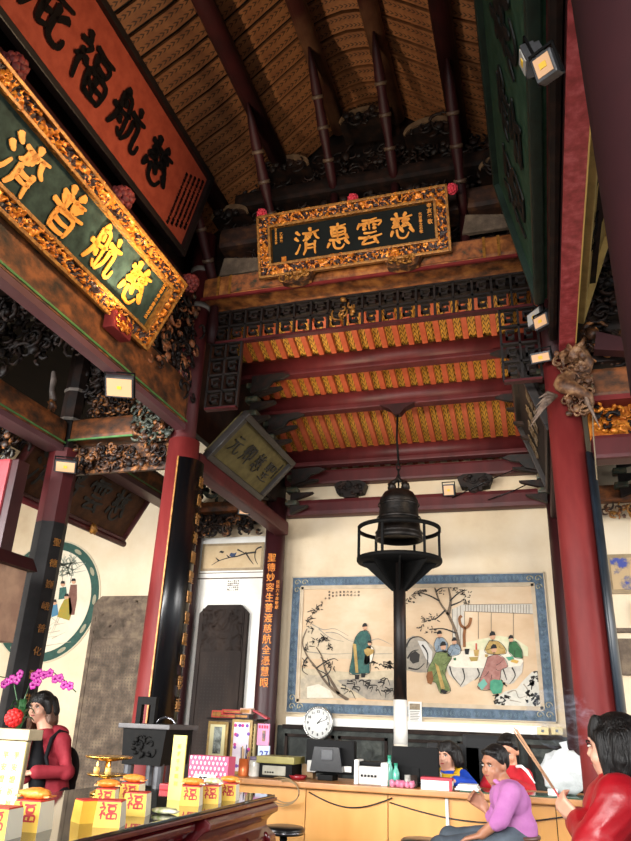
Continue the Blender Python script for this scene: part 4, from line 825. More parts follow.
# dado, shelf and signs under the mural
t = thing('stone_dado', 'dark green grey carved stone dado below the mural', 'dado', (-1.3, 8.02, 0))
MB().box((-2.85, 8.0, 0), (.2, 8.1, 1.36)).build('slab', stonegreen, t)
for i, (a, b) in enumerate(((-2.75, -2.2), (-2.15, -1.62), (-1.56, -.98), (-.9, -.3), (-.22, .16))):
    m = MB()
    for p, q in (((a, .5), (a+.03, 1.28)), ((b-.03, .5), (b, 1.28)), ((a, 1.25), (b, 1.28)), ((a, .5), (b, .53))): m.box((p[0], 7.97, p[1]), (q[0], 8.0, q[1]))
    m.build('panel_moulding', stonedk, t); m = MB(); relief(m, a+.06, b-.06, .6, 1.22, .014, .018, None, 7.998, i+11, 4, None, -1); m.build('panel_relief', stonegreen, t, fixn=False)
g = glyphs('海晏河清', .09, ext=.003, bold=.02, vertical=True, pitch=1.2); g.v = [v+V((-1.48, 7.985, 1.17)) for v in g.v]; g.build('carved_text', mat('dado_text', '9a9a88'), t)
tag(MB().box((-2.75, 7.98, 1.37), (-.07, 8.1, 1.45), 0, .008).build('wall_shelf', white), 'long white ledge running under the mural', 'ledge')
tag(MB().box((-2.78, 7.96, 1.33), (.12, 8.1, 1.37)).build('stone_ledge', stonedk), 'dark stone ledge just below the white ledge', 'ledge')
for px, l in ((543, 'left'), (557, 'right')):
    p = W(px, 731); t = thing('wall_socket', 'cream %s socket plate at the right end of the white ledge' % l, 'socket', (p.x, 8, p.z)); MB().box((p.x-.055, 7.96, p.z-.035), (p.x+.055, 8.0, p.z+.035), 0, .006).build('plate', mat('cream', 'd8c48c', rough=.5), t); MB().box((p.x-.015, 7.955, p.z-.012), (p.x+.01, 7.962, p.z+.012)).build('socket_hole', black, t)
p = W(416, 713); t = thing('notice_card', 'small white notice card pinned at the mural foot by the bell post', 'card', (p.x, 8, p.z-.1)); MB().box((p.x-.07, 8.03, p.z-.11), (p.x+.07, 8.06, p.z+.11)).build('card', paper, t)
MB().box((p.x-.055, 8.026, p.z+.03), (p.x+.055, 8.031, p.z+.09)).build('photo_strip', mat('photo', '6a5a44', 'a08c6c', 20), t)
m = MB()
for k in range(7): m.box((p.x-.05, 8.027, p.z+.01-.016*k), (p.x+.05-.01*(k % 3), 8.031, p.z+.015-.016*k))
m.build('printed_lines', inkl, t)
# ------------------------------------------------------------------ bell
bx, by = -1.28, 6.9
t = thing('hanging_bell', 'dark bronze temple bell hanging from the second cross beam', 'bell', (bx, by, 3.1)); bz = 3.12
bellm = mat('bell_bronze', '100e0d', '2a231e', 9, .45, .6, bump=.2, bscale=30)
MB().lathe([(.01, .52), (.09, .52), (.15, .49), (.185, .43), (.195, .40), (.19, .38), (.2, .25), (.215, .12), (.235, .04), (.24, .0), (.22, .0), (.2, .05)], (bx, by, bz-.02), 36).build('bell_body', bellm, t)
for z in (.36, .22, .07): MB().lathe([(.205+(.36-z)*.09, z-.012), (.212+(.36-z)*.09, z), (.205+(.36-z)*.09, z+.012)], (bx, by, bz-.02), 36, cap=False).build('band', bellm, t)
m = MB(); m.tube([(bx-.08, by, bz+.5), (bx-.07, by, bz+.58), (bx, by, bz+.62), (bx+.07, by, bz+.58), (bx+.08, by, bz+.5)], .028, 10); m.ball((bx-.07, by, bz+.54), .045, 6, lump=.5); m.ball((bx+.07, by, bz+.54), .045, 6, lump=.5); m.build('dragon_loop', bellm, t)
t = thing('chain', 'iron rod and chain holding the bell beneath the roof', 'chain', (bx, by, 3.7))
m = MB(); m.tube([(bx, by, 4.6), (bx-.015, by, 4.2), (bx, by, 3.95)], .012, 6); m.build('rod', iron, t)
for k in range(5): 
    z = 3.93-.06*k; a = (1, 0) if k % 2 else (0, 1); m = MB(); m.tube([(bx+.018*cos(w)*a[0], by+.018*cos(w)*a[1], z+.04*sin(w)) for w in [2*pi*i/10 for i in range(11)]], .007, 6); m.build('link', iron, t)
MB().prism([(-.2, .02), (-.08, -.04), (-.03, -.1), (.03, -.1), (.08, -.04), (.2, .02)], -.05, .05, M=Matrix.Translation(V((bx, by, 4.56)))).build('hook_plate', reddark, t)
t = thing('bell_stand', 'black ring shelf on a tall post around the hanging bell', 'stand', (bx, by, 0))
MB().lathe([(.41, 2.87), (.42, 2.885), (.42, 2.91), (.38, 2.92), (.05, 2.92), (.04, 2.87)], (bx, by, 0), 40).build('shelf_disc', iron, t)
m = MB(); m.tube([(bx+.4*cos(w), by+.4*sin(w), 3.2) for w in [2*pi*i/40 for i in range(41)]], .013, 8); m.add([], []); m.build('rail_ring', iron, t)
MB().lathe([(.405, 3.185), (.415, 3.185), (.415, 3.225), (.405, 3.225)], (bx, by, 0), 40, cap=False).build('rail_band', iron, t)
for k in range(6):
    w = 2*pi*k/6+.3; MB().box((bx+.4*cos(w)-.012, by+.4*sin(w)-.012, 2.9), (bx+.4*cos(w)+.012, by+.4*sin(w)+.012, 3.2)).build('rail_post', iron, t)
for k in range(8):
    w = 2*pi*k/8+.2; M_ = Matrix.Translation(V((bx, by, 0))) @ Matrix.Rotation(w, 4, 'Z'); MB().prism([(.05, 2.62), (.07, 2.6), (.36, 2.86), (.36, 2.88), (.05, 2.88)], -.008, .008, M=M_).build('gusset', iron, t)
MB().lathe([(.062, 0), (.062, 1.25)], (bx, by, 0), 20).build('post_foot', mat('post_cream', 'c8c0b0', 'e0dace', 9, .5), t)
MB().lathe([(.064, 1.25), (.064, 1.62)], (bx, by, 0), 20).build('white_sleeve', mat('post_white', 'd8d4cc', 'f0ece4', 9, .4), t)
MB().lathe([(.06, 1.62), (.06, 2.88)], (bx, by, 0), 20).build('rusty_post', mat('rust_post', '140e0c', '4a3022', 9, .5, .3, stretch=(1, 1, .4), lo=.5, hi=.8), t)
# ------------------------------------------------------------------ counter and what stands on it
A = lambda x, y, Y: at(x, y, 1, Y)
CZ = 1.0
t = thing('reception_counter', 'long orange brown laminate counter in front of the mural wall', 'counter', (-1, 5.6, 0))
seams = [-2.62]+[A(px, 820, 5.6).x for px in (305, 388, 447)]+[.0, .75]
for a, b in zip(seams, seams[1:]): MB().box((a+.003, 5.6, 0.02), (b-.003, 5.63, .955), 0, .002).build('front_panel', wood, t)
MB().box((-2.62, 5.64, 0), (.75, 5.66, .95)).build('back_lining', carved, t)
MB().box((-2.64, 5.5, .96), (.77, 6.12, CZ), 0, .008).build('counter_top', woodedge, t)
MB().box((-2.62, 5.66, 0.02), (-2.59, 6.05, .96)).build('end_panel', wood, t); MB().box((.72, 5.66, 0.02), (.75, 6.05, .96)).build('end_panel', wood, t)
MB().box((-.62, 5.52, 1.001), (.3, 5.8, 1.008)).build('green_glass_mat', mat('green_glass', '3c5a48', rough=.1), t)
m = MB()
for dz, x0, x1 in ((.0, -1.72, -1.1), (.03, -1.12, .1)):
    m.tube([(x0+(x1-x0)*k/14, 5.585, .93-dz-.16*sin(pi*k/14)*.5) for k in range(15)], .005, 6)
tag(m.build('cable', black), 'black cables sagging along the front of the laminate counter', 'cable')
p = A(447, 800, 5.6); tag(MB().tube([(p.x, 5.588, .95), (p.x+.005, 5.588, .5), (p.x, 5.588, .02)], .012, 8).build('cable_duct', white), 'thin white cable duct running down the counter front', 'cable duct')
m = MB(); p = A(300, 790, 5.5)
for k in range(3): m.tube([(p.x-.1-.02*k+(.1+.02*k)*cos(w), 5.485-.006*k, .93+(.07+.012*k)*sin(w)) for w in [pi*(-.9+j*.09) for j in range(18)]], .004, 6)
tag(m.build('cord', mat('cord_cream', '8c7450', rough=.5)), 'tangle of thin cream cords hanging over the counter edge below the clock', 'cord')
def B(name, label, cat, x0, x1, ytop, ybot, Y, d, m_, bev=.006, z0=None, parent=None):
    a = A(x0, ybot, Y); b = A(x1, ytop, Y); z = CZ if z0 is None else z0
    mb = MB().box((a.x, Y, z), (b.x, Y+d, b.z), 0, bev)
    return mb, a.x, b.x, z, b.z
# cabinet, frames, calendars
t = thing('small_cabinet', 'dark small cabinet behind the two picture frames on the counter', 'cabinet', (-2.4, 5.85, CZ))
xa, xb = A(208, 720, 5.85).x, A(255, 720, 5.85).x; zt = A(230, 720, 5.85).z
MB().box((xa, 5.86, CZ), (xb, 6.08, zt), 0, .008).build('cabinet_body', mat('cab', '3c2c20', '54402c', 6), t); MB().box((xa-.01, 5.84, zt), (xb+.02, 6.1, zt+.015), 0, .003).build('cabinet_top', carved, t)
def pframe(label, x0, x1, yt, yb, Y, fm, pm_, extra=None, z0=None):
    a = A(x0, yb, Y); b = A(x1, yt, Y); z = z0 if z0 is not None else a.z
    t = thing('picture_frame', label, 'picture frame', ((a.x+b.x)/2, Y, z)); f = .022
    MB().box((a.x, Y-.03, z), (b.x, Y-.01, b.z), 0, .004).build('frame', fm, t); MB().box((a.x+f, Y-.034, z+f), (b.x-f, Y-.028, b.z-f)).build('mount', pm_, t)
    return t, a.x, b.x, z, b.z
t, x0, x1, z0, z1 = pframe('cream framed black and white portrait photograph on the counter', 207, 230, 722, 757, 5.84, mat('frame_gold', '8c7038', 'b89850', 20, .4), mat('mount_cream', 'e0d8a8', rough=.6), z0=CZ)
MB().box((x0+.06, 5.802, z0+.14), (x1-.05, 5.808, z1-.04)).build('photograph', mat('bw_photo', '1c2420', 'a8b0a8', 18, .4, detail=3), t)
t, x0, x1, z0, z1 = pframe('gold framed picture of pink flowers beside the portrait photograph', 231, 254, 720, 757, 5.84, mat('frame_gold', ''), mat('mount_white', 'e8e4e8', 'd8c8d8', 12), z0=CZ)
m = MB(); R = random.Random(1)
for k in range(18):
    e = R.choice((0, 1)); m.ball((R.choice((x0+.035, x1-.035))+R.uniform(-.01, .02) if e else R.uniform(x0+.03, x1-.03), 5.806, R.uniform(z0+.05, z1-.03) if e else R.choice((z1-.045, z0+.06))), .014, 4, k % 2, (1, .2, 1))
m.build('flowers', [mat('flower_pink', 'c83c8c', rough=.6), mat('flower_violet', '7c4ca8', rough=.6)], t)
zt += .015
for i, (x0, x1, h, c, l, lay) in enumerate(((221, 238, .03, 'a83028', 'dark red flat packet box lying on the small cabinet, left one', 0), (236, 250, .035, '3a3034', 'dark flat box lying on the small cabinet, right one', 0), (213, 224, .055, 'c84030', 'bright red square packet at the left end of the small cabinet', 0), (222, 243, .03, 'b0342c', 'long red box topmost on the small cabinet', 1), (240, 251, .045, 'c8a08c', 'pale pink packet topmost right on the small cabinet', 1))):
    a, b = A(x0, 715, 5.9).x, A(x1, 715, 5.9).x; z = zt+(.036 if lay else 0)
    if i in (0,): z = zt
    t = thing('packet', l, 'packet', ((a+b)/2, 5.9, z)); MB().box((a, 5.87+.02*lay, z), (b, 5.98, z+h), 0, .004).build('box', mat('pk%d' % i, '#'+c, rough=.5), t); MB().box((a+.01, 5.868+.02*lay, z+.008), (b-.012, 5.871+.02*lay, z+h-.01)).build('gold_print', giltdim, t)
a = A(262, 722, 5.9); tag(MB().box((-.07, -.04, 0), (.07, .04, .012), 0, .003, M=Matrix.Translation(V((a.x-.03, 5.95, zt+.03))) @ Matrix.Rotation(radians(25), 4, 'Y')).build('red_folder', mat('folder_red', 'b02c3c', rough=.5)), 'crimson folder sticking out from the right of the small cabinet top', 'folder')
for yt, yb, l, c1, txt, col in ((724, 744, 'pink calendar card with a small portrait beside the cabinet', 'd88cb0', '', 0), (746, 770, 'white and blue desk calendar showing the number 27', 'c8d8ec', '27', '5c58a8')):
    a = A(257, yb, 5.88); b = A(270, yt, 5.88); t = thing('calendar', l, 'calendar', (a.x, 5.88, a.z)); 
    zz = CZ if txt else A(257, 745, 5.88).z; MB().box((a.x, 5.87, zz), (b.x, 5.89, b.z), 0, .002).build('card', mat('cal'+c1, c1, rough=.6), t)
    if txt:
        g = glyphs(txt, .07, ext=.002, bold=.02, pitch=.55); g.v = [v+V((a.x+.035, 5.866, b.z-.06)) for v in g.v]; g.build('number', mat('calblue', '3c48a0', rough=.6), t)
    else:
        MB().box((a.x+.045, 5.866, zz+.03), (b.x-.03, 5.87, b.z-.05)).build('portrait', mat('portrait', '3c2c48', 'b88c5c', 22), t)
        for k in range(4): MB().box((a.x+.012+.022*k, 5.866, b.z-.035), (a.x+.026+.022*k, 5.87, b.z-.012)).build('red_print', mat('redprint', 'c02848', rough=.6), t)
m = MB(); a = A(254, 724, 5.88); b = A(254, 760, 5.88)
m.box((a.x-.004, 5.86, CZ), (a.x+.02, 5.9, a.z), 0)
for k in range(7): m.box((a.x-.006, 5.855, a.z-.03-.03*k), (a.x+.022, 5.862, a.z-.018-.03*k), 0)
tag(m.build('notebook', mat('cream', '')), 'narrow cream ring bound notebook standing between frames and calendars', 'notebook')
t = thing('pen_holder', 'orange copper pen holder full of brushes on the counter', 'pen holder', (A(243, 777, 5.7).x, 5.7, CZ)); c = (A(243, 777, 5.7).x, 5.7, CZ)
MB().lathe([(.038, 0), (.04, .005), (.04, .12), (.036, .12), (.036, .02)], c, 20).build('cup', mat('copper', 'c05a2c', 'd87840', 9, .3, .3), t)
for k in range(6): 
    w = k*1.1; MB().tube([(c[0]+.02*cos(w), c[1]+.02*sin(w), CZ+.03), (c[0]+.03*cos(w), c[1]+.03*sin(w), CZ+.17+.01*k)], .004, 6).build('pen', mat('pen%d' % (k % 2), ('c8a060', '2c3448')[k % 2], rough=.4), t)
t = thing('glass_jar', 'clear plastic jar with a purple grey lid beside the orange pen holder', 'jar', (A(252, 777, 5.7).x+.015, 5.7, CZ)); c = (A(252, 777, 5.7).x+.015, 5.7, CZ)
MB().lathe([(.04, 0), (.043, .01), (.043, .1), (.038, .115)], c, 20).build('jar_body', mat('jar_clear', 'a8a498', 'd0ccc4', 9, .15), t); MB().lathe([(.04, .115), (.04, .14), (.001, .14)], c, 20).build('lid', mat('lidp', '6c6078', rough=.4), t)
xa, xb = A(259, 770, 5.66).x, A(292, 770, 5.66).x
t = thing('printer', 'black receipt printer with a grey front on the counter', 'printer', (xa, 5.66, CZ)); MB().box((xa, 5.66, CZ), (xb, 5.9, CZ+.1), 0, .01).build('printer_body', plast, t); MB().box((xa+.03, 5.652, CZ+.02), (xb-.05, 5.664, CZ+.085), 0, .006).build('grey_front', mat('greyfront', '8c8878', 'a09c8c', 9, .4), t)
for k in range(4): MB().box((xa+.05+.02*k, 5.648, CZ+.035), (xa+.062+.02*k, 5.654, CZ+.045)).build('button', plast, t)
tag(MB().box((xa-.02, 5.64, CZ+.101), (xb+.02, 5.92, CZ+.15), 0, .006).build('olive_box', mat('olivebox', '7c7438', '948a48', 5, .5)), 'flat olive green box lying on the black receipt printer', 'box')
c = (A(298, 778, 5.68).x, 5.68, CZ); tag(MB().lathe([(.02, 0), (.05, .0), (.07, .03), (.066, .03), (.045, .008), (.01, .006)], c, 24).build('red_dish', mat('dishred', '8a1c24', rough=.3)), 'small dark red dish right of the printer on the counter', 'dish')
tag(MB().box((c[0]-.03, 5.86, CZ), (c[0]+.06, 5.95, CZ+.1), 0, .004).build('carton', mat('carton', '8a6c48', rough=.7)), 'small brown carton behind the red dish', 'carton')
# old crt style terminal under the clock
xa, xb = A(303, 770, 5.8).x, A(352, 770, 5.8).x; zt = A(328, 740, 5.8).z
t = thing('computer_terminal', 'bulky black computer terminal seen from behind under the clock', 'computer', ((xa+xb)/2, 5.8, CZ))
MB().box((xa, 5.86, CZ+.04), (xb, 5.95, zt), 0, .012).build('screen_shell', plast, t)
MB().prism([(xa+.06, CZ+.06), (xb-.07, CZ+.06), (xb-.1, zt-.05), (xa+.09, zt-.05)], 5.78, 5.87).build('rear_bulge', mat('plast2', '16171a', rough=.25), t)
MB().box(((xa+xb)/2-.06, 5.74, CZ), ((xa+xb)/2+.06, 5.9, CZ+.04), 0, .008).build('foot', plast, t)
MB().box(((xa+xb)/2-.045, 5.772, CZ+.14), ((xa+xb)/2+.045, 5.78, zt-.07), 0, .003).build('grille', mat('grille', '2c2e32', '3c3e42', 30, .3), t)
MB().box((xa+.03, 5.80, CZ+.05), (xa+.1, 5.86, CZ+.13), 0, .004).build('connector', grey, t); MB().box((xb-.09, 5.85, CZ+.06), (xb-.02, 5.86, CZ+.1), 0).build('white_label', white, t)
# clock standing on the terminal? it hangs on the dado in a round case
p = A(318.5, 723, 7.9); t = thing('wall_clock', 'round white wall clock with silver rim leaning over the terminal', 'clock', (p.x, 7.9, p.z)); Mk_ = frameM(p, (1, 0, 0), (0, 0, 1)); r = .165
def ring(M_, prof, nm, mm):   # lathe around local Y
    mb = MB().lathe(prof, (0, 0, 0), 40); mb.v = [M_ @ V((v.x, -v.z, v.y)) for v in mb.v]; mb.build(nm, mm, t)
ring(Mk_, [(r, -.03), (r, .03), (r-.012, .042), (r-.02, .03), (r-.02, -.03)], 'rim', mat('silver', 'b8b8b4', rough=.25, metal=.8)); ring(Mk_, [(.001, .022), (r-.018, .022), (r-.018, 0), (.001, 0)], 'dial', mat('dial', 'f4f4f0', rough=.4))
for k in range(12):
    a = pi/2-pi*(k+1)/6; g = glyphs(str(k+1), .036, ext=.001, bold=.03, pitch=.55); n_ = len(str(k+1)); off = -.01*(n_-1)
    g.v = [Mk_ @ (v+V((cos(a)*.112+off, -.024, sin(a)*.112))) for v in g.v]; g.build('numeral', ink, t)
for a, L, w_ in ((50, .065, .006), (22, .105, .0045)):
    ar = radians(a); MB().prism([(-.012, -w_), (L, -w_*.5), (L, w_*.5), (-.012, w_)], -.028, -.026, M=Mk_ @ Matrix.Rotation(-ar, 4, 'Y')).build('hand', ink, t)
MB().ball(Mk_ @ V((0, -.027, 0)), .008, 6).build('hub', ink, t)
# fax, bottles, monitor, papers
xa, xb = A(354, 775, 5.62).x, A(388, 775, 5.62).x
t = thing('fax_machine', 'white and grey fax machine left of the green bottles on the counter', 'fax machine', ((xa+xb)/2, 5.62, CZ))
MB().box((xa, 5.62, CZ), (xa+.03, 5.8, CZ+.16), 0, .006).build('side_panel', white, t); MB().box((xb-.05, 5.6, CZ), (xb, 5.8, CZ+.15), 0, .012).build('side_panel', white, t)
MB().box((xa+.03, 5.63, CZ), (xb-.05, 5.8, CZ+.12), 0, .01).build('body', grey, t); MB().box((xa+.03, 5.66, CZ+.121), (xb-.05, 5.8, CZ+.15), 0, .01).build('cover', plast, t)
for k in range(5): MB().box((xa+.05+.025*k, 5.622, CZ+.05), (xa+.065+.025*k, 5.63, CZ+.065)).build('key', plast, t)
for px, h, l in ((389.5, .2, 'taller translucent green bottle beside the fax machine'), (396, .15, 'shorter teal bottle between fax machine and flat monitor')):
    c = (A(px, 780, 5.66).x, 5.66, CZ); t = thing('bottle', l, 'bottle', c)
    MB().lathe([(.02, 0), (.026, .01), (.026, h*.6), (.012, h*.8), (.012, h*.9)], c, 16).build('bottle_body', mat('bottle_green', '4a9c88', '6cb8a4', 8, .2), t); MB().lathe([(.014, h*.9), (.014, h), (.001, h)], c, 14).build('cap', mat('cap_green', '1c7c60', rough=.4), t)
xa, xb = A(392, 770, 5.75).x, A(439, 770, 5.75).x; zt = A(415, 747, 5.75).z
t = thing('computer_monitor', 'flat black computer monitor in front of the woman in blue', 'monitor', ((xa+xb)/2, 5.75, CZ))
MB().box((xa, 5.75, CZ+.03), (xb, 5.79, zt), 0, .008).build('monitor_shell', plast, t); MB().box(((xa+xb)/2-.1, 5.74, CZ), ((xa+xb)/2+.1, 5.9, CZ+.014), 0, .005).build('stand_foot', plast, t); MB().box(((xa+xb)/2-.03, 5.74, CZ+.01), ((xa+xb)/2+.03, 5.75, CZ+.12), 0, .003).build('stand_neck', plast, t)
MB().box((xa+.02, 5.79, CZ+.05), (xb-.02, 5.793, zt-.02)).build('screen', mat('screen_dark', '1c2430', rough=.1), t)
c = (A(401, 784, 5.6).x, 5.6, CZ); m = MB()
for k in range(5): m.ball((c[0]+.035*k-.06, c[1]+.01*(k % 2), CZ+.02), .024, 6, lump=.6, seed=k)
tag(m.build('pink_bag', mat('pinkbag', 'b85c7c', 'd88ca4', 30, .4)), 'crumpled pink plastic bag in front of the flat monitor', 'bag')
for px, l in ((408, 'dark round cup with white rim before the monitor, left one'), (414, 'dark brown glass cup before the monitor, right one')):
    c = (A(px, 785, 5.62).x, 5.62, CZ); MBc = MB().lathe([(.02, 0), (.024, .005), (.026, .08), (.022, .08), (.02, .01), (.001, .01)], c, 18); tag(MBc.build('cup', mat('cup%d' % px, '2c2420' if px > 410 else 'b0aca4', '3c3430' if px > 410 else '1c1a1a', 14, .2)), l, 'cup')
xa, xb = A(421, 790, 5.53).x, A(452, 790, 5.53).x
t = thing('tissue_box', 'red topped white carton lying at the counter edge before the woman in blue', 'box', (xa, 5.53, CZ)); MB().box((xa, 5.53, CZ), (xb, 5.64, CZ+.075), 0, .004).build('carton_body', paper, t); MB().box((xa-.001, 5.529, CZ+.06), (xb+.001, 5.641, CZ+.078)).build('red_band', mat('boxred', 'b81c34', rough=.5), t); MB().box((xb-.02, 5.528, CZ), (xb+.002, 5.53, CZ+.06)).build('red_edge', mat('boxred', ''), t)
xa, xb = A(455, 792, 5.56).x, A(479, 792, 5.56).x
for k in range(3): tag(MB().box((xa+.01*k, 5.55+.01*k, CZ+.009+.012*k), (xb-.008*k, 5.72, CZ+.02+.012*k), 0, .002).build('booklet', paper), 'thin white booklet in the stack near the elbow of the man in pink, %s' % ('lowest', 'middle', 'top')[k], 'booklet')
# plastic bag of white goods at the right end
t = thing('plastic_bag', 'knotted translucent plastic bag bulging with white goods at the counter right end', 'bag', (A(565, 790, 5.7).x, 5.75, CZ)); c = A(565, 766, 5.75)
m = MB(); m.ball((c.x, 5.78, CZ+.145), .15, 16, 0, (1.05, .7, .95), lump=.25, seed=2); m.tube([(c.x, 5.78, CZ+.26), (c.x+.01, 5.78, CZ+.3), (c.x, 5.78, CZ+.34)], [.07, .02, .03], 10); m.build('bag_film', mat('film', 'd8dcdc', 'b4b8b8', 6, .25, bump=.6, bscale=14, lo=.3, hi=.7), t)
tag(MB().box((A(547, 783, 5.6).x, 5.58, CZ+.009), (A(557, 783, 5.6).x, 5.64, CZ+.05), 0, .008).build('white_cup', white), 'small white square cup before the plastic bag', 'cup')
for px, py, l in ((455, 760, 'black office chair back behind the woman in blue'), (491, 752, 'black office chair back behind the person in red')):
    p = A(px, py, 6.65); t = thing('office_chair', l, 'chair', (p.x, 6.6, 0)); w_ = .23
    MB().box((p.x-w_, 6.62, .72), (p.x+w_, 6.68, p.z+.13), 0, .03).build('backrest', mat('leather', '08080a', rough=.5, spec=.2), t); MB().box((p.x-.24, 6.2, .58), (p.x+.24, 6.62, .66), 0, .03).build('seat', mat('leather', ''), t)
    MB().box((p.x-.03, 6.64, .6), (p.x+.03, 6.66, .8)).build('back_bar', iron, t); MB().tube([(p.x, 6.4, .1), (p.x, 6.4, .58)], .03, 12).build('gas_post', iron, t)
    for k in range(5): w = 2*pi*k/5; MB().tube([(p.x, 6.4, .1), (p.x+.26*cos(w), 6.4+.26*sin(w), .05)], [.03, .02], 8).build('leg', iron, t); MB().ball((p.x+.26*cos(w), 6.4+.26*sin(w), .03), .03, 6).build('caster', plast, t)
# stools
for i, (px, py, Y, l) in enumerate(((284, 826, 5.1, 'black round stool standing before the left half of the counter'), (423, 837, 5.05, 'black round stool low in the middle, before the white duct'), (500, 860, 4.72, 'black round stool on which the man in pink sits'))):
    p = A(px, py, Y); z = .76 if i < 2 else .74
    if i == 0: 
        t = thing('stool', l, 'stool', (0, 0, 0)); MW[t.name] = Matrix()
        MB().lathe([(.001, z-.045), (.13, z-.045), (.138, z-.03), (.138, z-.01), (.125, z), (.001, z)], (0, 0, 0), 28).build('seat', mat('stoolblack', '101012', rough=.3), t)
        MB().lathe([(.139, z-.035), (.142, z-.03), (.139, z-.025)], (0, 0, 0), 28, cap=False).build('chrome_rim', mat('chrome', '8c8c90', rough=.2, metal=.9), t)
        MB().tube([(0, 0, .04), (0, 0, z-.04)], .025, 14).build('stem', iron, t); MB().lathe([(.2, 0), (.2, .01), (.03, .05), (.03, .06)], (0, 0, 0), 28).build('foot', iron, t)
        m = MB(); m.tube([(.13*cos(w), .13*sin(w), .3) for w in [2*pi*k/24 for k in range(25)]], .01, 8); m.box((-.13, -.008, .292), (.13, .008, .308)); m.build('foot_ring', iron, t); t.location = (p.x, Y, 0); st0 = t
    else:
        c = copy_tree(st0, (p.x, Y, 0)); c['label'] = l
# ------------------------------------------------------------------ altar table
AZ = 1.03; ax = -1.46
t = thing('altar_table', 'dark red lacquered altar table with glass top in the left foreground', 'table', (-2, 2.4, 0))
pf = [(-.0, AZ-.03), (.03, AZ-.05), (.03, AZ-.075), (.0, AZ-.09), (-.03, AZ-.12), (-.03, AZ-.15), (.02, AZ-.18), (.035, AZ-.25), (.02, AZ-.34), (-.04, AZ-.42), (-.05, AZ-.55), (-.02, AZ-.6), (-.02, .12), (.02, .1), (.02, 0), (-.95, 0), (-.95, AZ-.03)]
Y_ = 3.15
MB().prism([(ax-.06+a, b) for a, b in pf], .9, Y_, axis=1).build('near_body', altarred, t) if False else None
def prof_ext(xoff, y0, y1, nm):
    P = [(ax+xoff+a, b) for a, b in pf]; n = len(P)
    vs = [(u, y0, w_) for u, w_ in P]+[(u, y1, w_) for u, w_ in P]
    o = MB().add(vs, [tuple(range(n)), tuple(range(2*n-1, n-1, -1))]+[(i, i+n, (i+1) % n+n, (i+1) % n) for i in range(n)]).build(nm, altarred, t, bevel=.006)
prof_ext(-.05, .9, 3.18, 'long_body'); prof_ext(.0, 3.22, 4.1, 'end_body')
MB().box((-2.42, .88, AZ-.03), (ax+.01, 4.13, AZ-.012), 0, .004).build('table_top', altarred, t); MB().box((-2.41, .89, AZ-.012), (ax, 4.12, AZ), 0, .003).build('glass_sheet', mat('altar_glass', '2c3028', '3a3c32', 4, .05, spec=.9), t)
for y0, n_ in ((1.2, 5), (3.3, 2)):
    for k in range(n_):
        yc = y0+.42*k+(.1 if n_ == 2 else 0); m = MB(); xo = ax+(.02 if n_ == 2 else -.03)
        for s in (-1, 1):
            m.tube([(xo+.01, yc+s*.03, AZ-.2), (xo+.025, yc+s*.06, AZ-.25), (xo+.02, yc+s*.05, AZ-.32), (xo-.02, yc+s*.09, AZ-.4)], [.012, .02, .018, .008], 8)
            m.tube([(xo+.0, yc+s*.12, AZ-.16), (xo+.012, yc+s*.14, AZ-.19), (xo+.02, yc+s*.17, AZ-.26)], [.008, .014, .006], 8)
        m.build('scroll_carving', altarred, t)
def fubox(px, py, w_, l, ch='福', rot=12, top='orange', z=AZ, plain=False):
    p = at(px, py, 2, z); t = thing('gift_box', l, 'box', p, M=Matrix.Translation(p) @ Matrix.Rotation(radians(rot), 4, 'Z')); Mx = MW[t.name]; h = w_*.84
    yb = mat('box_yellow', 'c89c30', 'd8b040', 6, .6); m = MB(); k = .9
    m.add([(-w_/2, -w_/2, 0), (w_/2, -w_/2, 0), (w_/2, w_/2, 0), (-w_/2, w_/2, 0), (-w_/2*k, -w_/2*k, h), (w_/2*k, -w_/2*k, h), (w_/2*k, w_/2*k, h), (-w_/2*k, w_/2*k, h)], [(0, 3, 2, 1), (4, 5, 6, 7), (0, 1, 5, 4), (2, 3, 7, 6), (3, 0, 4, 7)], 0, False, Mx); m.add([(w_/2, -w_/2, 0), (w_/2, w_/2, 0), (w_/2*k, w_/2*k, h), (w_/2*k, -w_/2*k, h)], [(0, 1, 2, 3)], 1, False, Mx)
    m.build('carton_body', [yb, mat('box_cream', 'f4eed8', rough=.5)], t, fixn=False)
    MB().box((-w_*.43, -w_*.43, h), (w_*.43, w_*.43, h+.004), M=Mx).build('red_lid', mat('lidred', 'c83028', rough=.5), t)
    if not plain:
        g = brush(ch, w_*.72, 9, .0006); g.v = [Mx @ (v+V((0, -w_*.478, w_*.46))) for v in g.v]; g.build('red_character', mat('charred', 'a82420', rough=.6), t)
    if top:
        q = MB(); q.ball((0, 0, h+.022), w_*.5, 8, 0, (1.1, .62, .36), Mx, lump=.3, seed=px); r_ = thing('snack_packet', {'orange': 'orange'}.get(top, top)+' snack packet lying on '+l.replace('topped', 'crowned'), 'snack packet', p); q.build('wrapper', mat('wrap_'+top, {'orange': 'd86c20', 'green': '8c9c50'}[top], {'orange': 'f0a048', 'green': 'e8e0c8'}[top], 30, .25, bump=.3), r_)
        [MB().box((s*w_*.5-.01, -w_*.25, h+.012), (s*w_*.5+.01, w_*.25, h+.018), M=Mx).build('crimped_end', mat('wrap_'+top, ''), r_) for s in (-1, 1)]
        r_['label'] = '%s snack packet on %s' % (top, l.replace('yellow gift box', 'the gift box'))
    return t
fubox(30, 830, .105, 'yellow gift box nearest the tall cream card', rot=8)
fubox(86, 822, .085, 'yellow gift box with a blank side, front row', plain=True, top=None, rot=55)
fubox(109, 826, .095, 'yellow gift box right of the blank one', rot=18, top=None)
fubox(105, 809, .09, 'yellow gift box behind the blank one', rot=20)
fubox(136, 815, .095, 'yellow gift box closest to the black stand', rot=16, top=None)
fubox(131, 803, .095, 'yellow gift box at the stand in the back row', rot=10)
